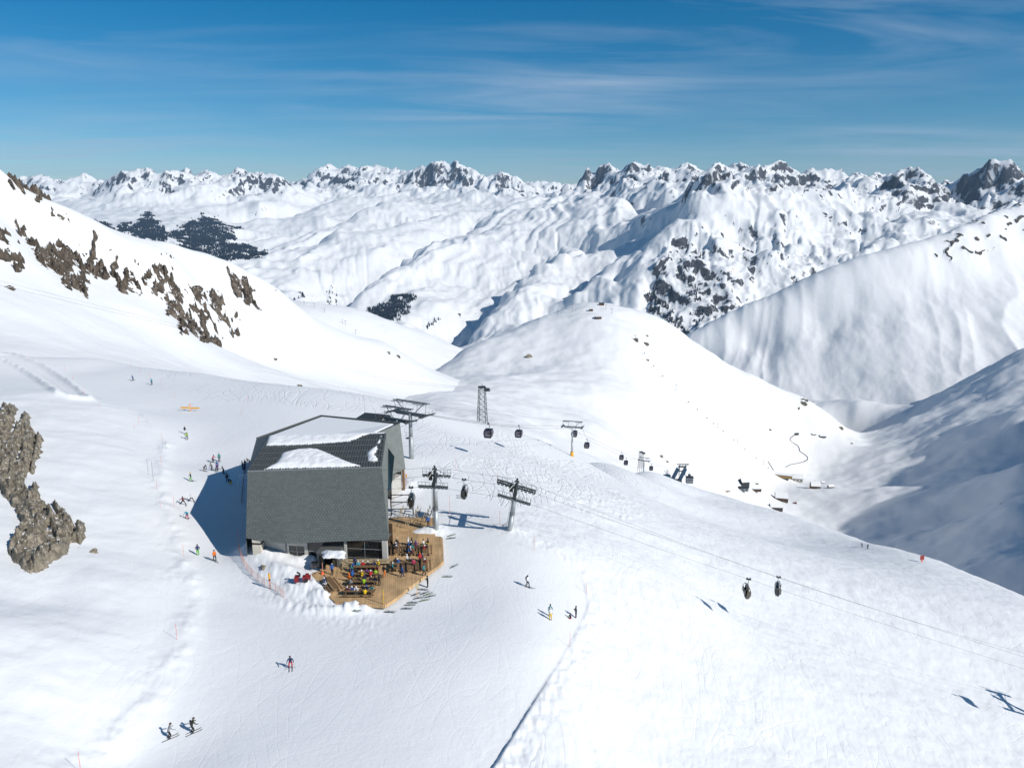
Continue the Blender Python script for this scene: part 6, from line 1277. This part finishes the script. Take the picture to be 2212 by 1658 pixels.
MB().box((.2, 0, .55), (1.1, .7, .5)).box((.3, 0, .95), (.5, .5, .3)).build('engine', m_red, sbw); hs_ = MB(); hs_.box((-1.0, 0, .4), (.1, 1.1, .75)); hs_.box((-1.25, .5, .4), (.5, .06, .7)); hs_.box((-1.25, -.5, .4), (.5, .06, .7)); hs_.box((-1.25, 0, .75), (.5, 1.0, .06)); hs_.build('auger_housing', m_red, sbw); MB().tube((-1.3, -.45, .35), (-1.3, .45, .35), .2, n=8).build('auger', m_blk, sbw); MB().path([(-.8, 0, .7), (-.75, 0, 1.2), (-1.15, 0, 1.45)], .13, 8).build('chute', m_blk, sbw); [MB().tube((.2, y - .1, .25), (.2, y + .1, .25), .27, n=12).build('wheel', m_rub, sbw) for y in (-.45, .45)]; MB().path([(.7, -.25, .8), (1.5, -.25, 1.15)], .03, 5).path([(.7, .25, .8), (1.5, .25, 1.15)], .03, 5).path([(1.5, -.25, 1.15), (1.5, .25, 1.15)], .05, 5).build('handlebar', m_blk, sbw)
wf_ = thing('white_frame', hit(526, 1054), 0, 'small white frame standing in the shade of the left wall', 'frame'); MB().path([(-1.1, 0, 0), (-.8, 0, 2.6), (1.1, 0, 3.0), (.9, 0, 0)], .06, 5).tube((-.8, 0, 2.0), (1, 0, 2.3), .05, n=5).build('frame_tube', m_white, wf_)
yf = thing('flag_pole', hit(*a3(486, 440)), 0, 'short pole with a yellow flag behind the hanging chair', 'flag'); MB().tube((0, 0, 0), (0, 0, 2.6), .03, n=5).build('pole', m_po, yf); MB().box((.12, 0, 2.1), (.3, .02, .7)).build('flag', m_yel, yf)
rail = thing('barrier_rail', D(1470, 75), 0, 'grey barrier rail beside the ski racks', 'railing'); 
A_, B_ = V3(D(1250, 78)) - V3(D(1470, 75)), V3(D(1560, 70)) - V3(D(1470, 75)); MB().tube(A_ + Vector((0, 0, 1)), B_ + Vector((0, 0, 1)), .04, n=5).tube(A_ + Vector((0, 0, .5)), B_ + Vector((0, 0, .5)), .03, n=5).build('rail', m_steel, rail); [MB().tube(A_.lerp(B_, k / 3), A_.lerp(B_, k / 3) + Vector((0, 0, 1)), .035, n=4).build('post', m_steel, rail) for k in range(4)]

# ------------------------------------------------------------------ pass hamlet
def hitM(u, v): return V3(hit(u, v, ZM1, azm, lrm))
qv = lambda x, y: (1417 + .2181 * x, 904.5 + .2181 * y)
def house(x0, x1, yb, h, dp, rz, wm, label, roofsnow=True, name='chalet', roof_h=.35, win=3, over=.6, k=1.0):
    c = hitM(*qv((x0 + x1) / 2, yb)); L = (x1 - x0) * .2181 / FPX * ((c.y * CP - (c.z - CAM[2]) * SP)) * k; r = thing(name, c + Vector((0, 0, -.5)), rz, label, 'building', 'buildings of the pass hamlet'); L = max(L, 3)
    H = L * h; Dp = L * dp; MB().box((0, 0, H / 2), (L, Dp, H)).build('wall', wm, r)
    rh = L * roof_h * dp + .3; g = MB(); g.add([(-L / 2, -Dp / 2, H), (-L / 2, Dp / 2, H), (-L / 2, 0, H + rh), (L / 2, -Dp / 2, H), (L / 2, Dp / 2, H), (L / 2, 0, H + rh)], [(0, 2, 1), (3, 4, 5)]); g.build('gable', wm, r)
    for nm, z, m_, o in (('roof', .15, m_dsteel, over), ('roof_snow', .75, m_rsnow, over * .7)):
        if nm == 'roof_snow' and not roofsnow: continue
        w = MB(); X = L / 2 + o; Yo = Dp / 2 + o; zz = H - rh * o / (Dp / 2); vs = [(-X, -Yo, zz), (X, -Yo, zz), (X, 0, H + rh), (-X, 0, H + rh), (X, Yo, zz), (-X, Yo, zz)]
        w.add([(x, y, q + .02 + (.16 if nm == 'roof_snow' else 0)) for x, y, q in vs] + [(x, y, q + z) for x, y, q in vs], [(6, 7, 8, 9), (9, 8, 10, 11), (0, 1, 7, 6), (1, 2, 8, 7), (2, 4, 10, 8), (4, 5, 11, 10), (5, 3, 9, 11), (3, 0, 6, 9)]); w.build(nm, m_, r)
    for q in range(win):
        x = -L / 2 + L * (q + .5) / win; MB().box((x, -Dp / 2 - .05, H * .5), (L / win * .4, .12, H * .35)).build('window', m_glass, r)
    return r
house(830, 910, 668, .75, .9, .2, m_dsteel, 'dark lift station building with an arched front in the hamlet', True, 'valley_station', .4, 1)
house(795, 905, 705, .3, .6, .05, m_steel, 'low grey annex in front of the dark lift station', False, 'station_annex', .1, 3)
house(920, 1035, 708, .26, .5, -.05, m_barn, 'long low brown building right of the dark station', True, 'low_barn', .3, 5)
house(1170, 1340, 575, .18, .35, -.35, m_barny, 'long yellow timber building under a white roof', True, 'timber_shed', .2, 0)
house(1345, 1445, 608, .34, .8, -.2, m_conc, 'white walled chalet right of the yellow building', True, 'chalet', .45, 3)
house(1530, 1620, 688, .42, .8, -.15, m_barn, 'brown chalet with a low annex, rightmost big house', True, 'chalet', .45, 3)
house(1636, 1668, 637, .4, .7, 0, m_barn, 'tiny hut behind the rightmost big house', True, 'hut', .4, 1)
house(1703, 1758, 682, .36, .6, .1, m_barn, 'small hut at the right end of the hamlet', True, 'hut', .4, 1)
house(1180, 1300, 806, .36, .8, -.25, m_barn, 'chalet with a big snowy double roof in the foreground', True, 'chalet', .42, 3)
house(1128, 1245, 900, .36, .6, -.1, mat('dark_barn', (.05, .03, .025), .8), 'dark brown hut half buried at the slope foot', True, 'hut', .35, 2)
house(660, 728, 714, .22, .5, .1, m_barny, 'small shed with white roof left of the dark station', True, 'hut', .3, 0)
house(965, 1012, 640, .3, .6, 0, m_barn, 'little shed behind the long brown building', True, 'hut', .4, 0)
house(1545, 1585, 155, .2, .5, .1, m_barn, 'snowed in hut up the valley, left one', True, 'hut', .3, 0)
house(1622, 1680, 180, .25, .5, -.1, m_dsteel, 'snowed in hut up the valley, right one', True, 'hut', .3, 1)
house(1375, 1410, 155, .35, .6, .2, m_barn, 'dark hut at the upper end of the road wall', False, 'hut', .3, 0)
gr_ = thing('snow_groomer', hitM(*qv(1378, 836)), -.3, 'red snow groomer parked right of the snowy chalet', 'snow groomer'); MB().box((0, 0, 1.2), (5, 2.6, 1.2)).box((.8, 0, 2.2), (2, 2.2, 1.2)).build('cab', m_red, gr_); MB().box((0, -1.5, .5), (5.5, 1.0, 1)).build('track', m_blk, gr_); MB().box((0, 1.5, .5), (5.5, 1.0, 1)).build('track', m_blk, gr_); MB().box((-3.6, 0, .7), (.4, 4.5, 1.2)).build('blade', m_blk, gr_)
def wall_strip(pts, h, m, name, label, cat):
    P = [hitM(*q) for q in smooth(pts, 8)]; b = MB()
    for a, c in zip(P[:-1], P[1:]):
        d = (c - a).normalized(); n = Vector((-d.y, d.x, 0)) * .4; b.add([a - n - Vector((0, 0, 2)), c - n - Vector((0, 0, 2)), c - n + Vector((0, 0, h)), a - n + Vector((0, 0, h)), a + n - Vector((0, 0, 2)), c + n - Vector((0, 0, 2)), c + n + Vector((0, 0, h)), a + n + Vector((0, 0, h))], [(0, 1, 2, 3), (5, 4, 7, 6), (3, 2, 6, 7)])
    o = b.build(name, m, None, org=P[0]); o.location = P[0]; tag(o, label, cat); return o
m_rw = mat('wall_stone', (.16, .165, .17), .9, var=.3, vs=.3)
wall_strip([qv(*q) for q in [(1395,152),(1345,180),(1328,208),(1350,235),(1395,262),(1418,290),(1428,325),(1465,350),(1500,380),(1498,408),(1470,420)]], 1.7, m_rw, 'retaining_wall', 'dark winding retaining wall of the pass road', 'retaining wall')
wall_strip([qv(*q) for q in [(1470,424),(1400,440),(1330,455),(1285,478)]], 1.2, m_rw, 'retaining_wall', 'low wall continuing the road towards the hamlet', 'retaining wall')
wall_strip([qv(*q) for q in [(1110,425),(1135,465),(1165,512)]], 2.0, m_rw, 'retaining_wall', 'short wall running down to the yellow timber building', 'retaining wall')
# small chairlift up the knoll and the drag lift pylons
def tee(p, h, label, grp, rz=0.0, w=5):
    r = thing('far_lift_pylon', p, rz, label, 'lift pylon', grp); MB().tube((0, 0, -1), (0, 0, h), .35, .25, 6).build('mast', m_steel, r); MB().box((0, 0, h), (w, .5, .5)).build('crossarm', m_dsteel, r); return r
tg = 'pylons of the small chairlift on the knoll'
for (u, v, lb) in [(1649, 1004, 'lowest pylon of the knoll chairlift, above the yellow building'), (1592.6, 959, 'second pylon up on the knoll chairlift'), (1550.5, 925, 'third pylon up on the knoll chairlift'), (1460, 843, 'fourth pylon up on the knoll chairlift'), (1372, 735, 'pylon under the rocks of the knoll'), (1321.6, 677, 'right one of two pylons at the knoll hut'), (1309, 669, 'left one of two pylons at the knoll hut'), (1236, 674, 'pylon on the left crest of the knoll, upper'), (1204, 681, 'pylon on the left crest of the knoll, middle'), (1162, 700, 'pylon on the left crest of the knoll, lower')]: tee(hitM(u, v), 9, lb, tg, .5)
kc = [(1541,914,'a'),(1562.5,930,'b'),(1585,949,'c'),(1609,969,'d'),(1633.5,988,'e'),(1659.5,1009,'f'),(1527,902,'g'),(1506,884,'h'),(1487,868,'i'),(1431,812,'j'),(1412,790,'k'),(1392,763,'l')]
pos = ['lowest', 'second lowest', 'third lowest', 'fourth lowest', 'fifth lowest', 'sixth lowest']
order = sorted(kc, key=lambda q: -q[1]); nmn = ['lowest', 'second', 'third', 'fourth', 'fifth', 'sixth', 'seventh', 'eighth', 'ninth', 'tenth', 'eleventh', 'twelfth']
for i, (u, v, _) in enumerate(order):
    p = hitM(u, v + 6) + Vector((0, 0, 5)); r = thing('far_chair', p, .5, ('%s tiny chair from the hamlet on the knoll chairlift' % nmn[i]), 'lift chair', 'tiny chairs on the knoll'); MB().box((0, 0, 0), (2.6, .9, 1.1)).build('seat', m_dsteel, r); MB().tube((0, 0, 0), (0, 0, 3), .12, n=4).build('hanger', m_steel, r)
def hit3(u, v): return V3(hit(u, v, Z3, az3, lr3))
dl_ = ['leftmost', 'second', 'third', 'fourth', 'fifth', 'rightmost']
for i, (u, v) in enumerate([(657, 657), (679, 664), (701, 676), (740.5, 698.5), (746, 701), (768.5, 721.6)]): tee(hit3(u, v), 8, '%s pylon of the drag lift on the low ridge behind' % dl_[i], 'pylons of the drag lift', .5, 4)
# knoll hut
def kh(u, v, L, label, snow=True):
    p = hitM(u, v); r = thing('mountain_hut', p, .2, label, 'hut'); MB().box((0, 0, 1.8), (L, L * .6, 4.2)).build('wall', m_barn, r); MB().box((0, 0, 4.2), (L + 1, L * .6 + 1, .7)).build('roof', m_rsnow if snow else m_dsteel, r); MB().box((0, -L * .3 - .05, 2.2), (L * .6, .1, 1.2)).build('window', m_glass, r)
kh(1299.5, 659, 9, 'brown hut on top of the round knoll', False); kh(1292, 688, 11, 'low hut just below the knoll top'); kh(1277, 671.5, 6, 'tiny hut left of the knoll top')

# ------------------------------------------------------------------ loose rocks in the snow
def boulder(p, s, rz, label, m, seed):
    rr = np.random.default_rng(seed); b = MB(); b.ball((0, 0, 0), 1, 10, 7); vs = []
    for x, y, z in b.v:
        n = 1 + .25 * math.sin(3.1 * x + seed) * math.cos(2.7 * y - seed) + .18 * rr.standard_normal(); vs.append((x * s[0] * n, y * s[1] * n, z * s[2] * n))
    b.v = vs; o = b.build('boulder', m, None); o.location = p; o.rotation_euler = (0, 0, rz); tag(o, label, 'rock', 'rocks showing through the snow'); return o
boulder(V3(hit(203, 1192)), (.55, .5, .5), 0, 'single grey stone right of the near rock outcrop', rk2, 1)
boulder(V3(hit(*a4(706, 1352))), (.3, .7, .5), .6, 'dark stone in the snow bank below the building', rk2, 2)
for i, (u, v, s, rz, lb) in enumerate([(1142, 771, (7, 4, 5), .3, 'rock on the left shoulder of the knoll'), (1372, 735, (7, 2.5, 3.5), -.7, 'rock below the upper right pylon of the knoll'), (1394, 743, (6, 2.2, 3), -.6, 'rock right of the pylon rock on the knoll'), (1397, 726, (3, 1.5, 2), 0, 'small stone above the knoll rocks'), (1398, 778, (3, 1.5, 2), 0, 'small stone lower on the knoll'), (1428, 986, (3.0, 1.8, 2.4), 0, 'dark rock low on the knoll above the slanting legs'), (1440, 997, (3.2, 1.1, 1.2), 0, 'flat stone beside the slanting legs'), (1662, 928, (5, 1.4, 2), -.5, 'rock above the timber building'), (1735, 872, (9, 4, 5), -.6, 'rock at the right shoulder of the knoll'), (1815, 925, (7, 2.2, 4), -.5, 'pointed rock right above the valley road'), (1840, 958, (4, 2, 2), .2, 'rock in the far valley floor')]):
    boulder(hitM(u, v), s, rz, lb, rk2, 10 + i)
def hitL(u, v): return V3(hit(u, v, Z0, az, lr))
for i, (u, v, s, rz, lb) in enumerate([(593, 776, (2.2, 1.6, 1.6), .2, 'dark stone alone on the lower left slope'), (384, 704, (2.2, 1, 1.2), 0, 'small rock under the rock bands'), (19, 623, (4, 1.6, 1.6), 0, 'small rocks at the far left below the bands'), (423, 627, (5, 3, 4), .5, 'dark rock knob between the upper bands'), (645, 834, (3, 1.2, 1.2), 0, 'flat stone above the tracked snow field'), (860, 770, (5, 2, 2.2), -.7, 'brown rock streak on the slope toward the knoll'), (839, 762, (4, 1.6, 1.8), -.7, 'upper brown rock streak on the slope toward the knoll'), (1058, 893, (11, 1.6, 2.6), -.85, 'long brown rock streak behind the lattice tower'), (1037, 884, (7, 1.2, 1.8), -.85, 'short brown rock streak left of the lattice tower'), (1069, 904, (3, 1.2, 1.4), -.8, 'small brown rock right of the lattice tower')]):
    boulder(hitL(u, v), s, rz, lb, rk, 40 + i)

# ------------------------------------------------------------------ the air between here and the far range
def haze():
    x0, x1, y0, y1, z0, z1 = -15500, 15500, -400, 23500, -1250, 900
    me = bpy.data.meshes.new('haze'); bm = bmesh.new(); bmesh.ops.create_cube(bm, size=1)
    for v in bm.verts: v.co = ((x0 + x1) / 2 + v.co.x * (x1 - x0), (y0 + y1) / 2 + v.co.y * (y1 - y0), (z0 + z1) / 2 + v.co.z * (z1 - z0))
    bm.to_mesh(me); bm.free(); m = bpy.data.materials.new('haze_air'); m.use_nodes = True; t = m.node_tree; t.nodes.clear()
    v = N(t, 'ShaderNodeVolumePrincipled'); v.inputs['Color'].default_value = (.45, .70, 1, 1); v.inputs['Density'].default_value = 2.0e-5; v.inputs['Anisotropy'].default_value = 0.0
    o = N(t, 'ShaderNodeOutputMaterial'); t.links.new(v.outputs[0], o.inputs['Volume']); me.materials.append(m)
    ob = bpy.data.objects.new('haze', me); COL.objects.link(ob); tag(ob, 'thin blue air between the slopes and the far range', kind='stuff')
haze()
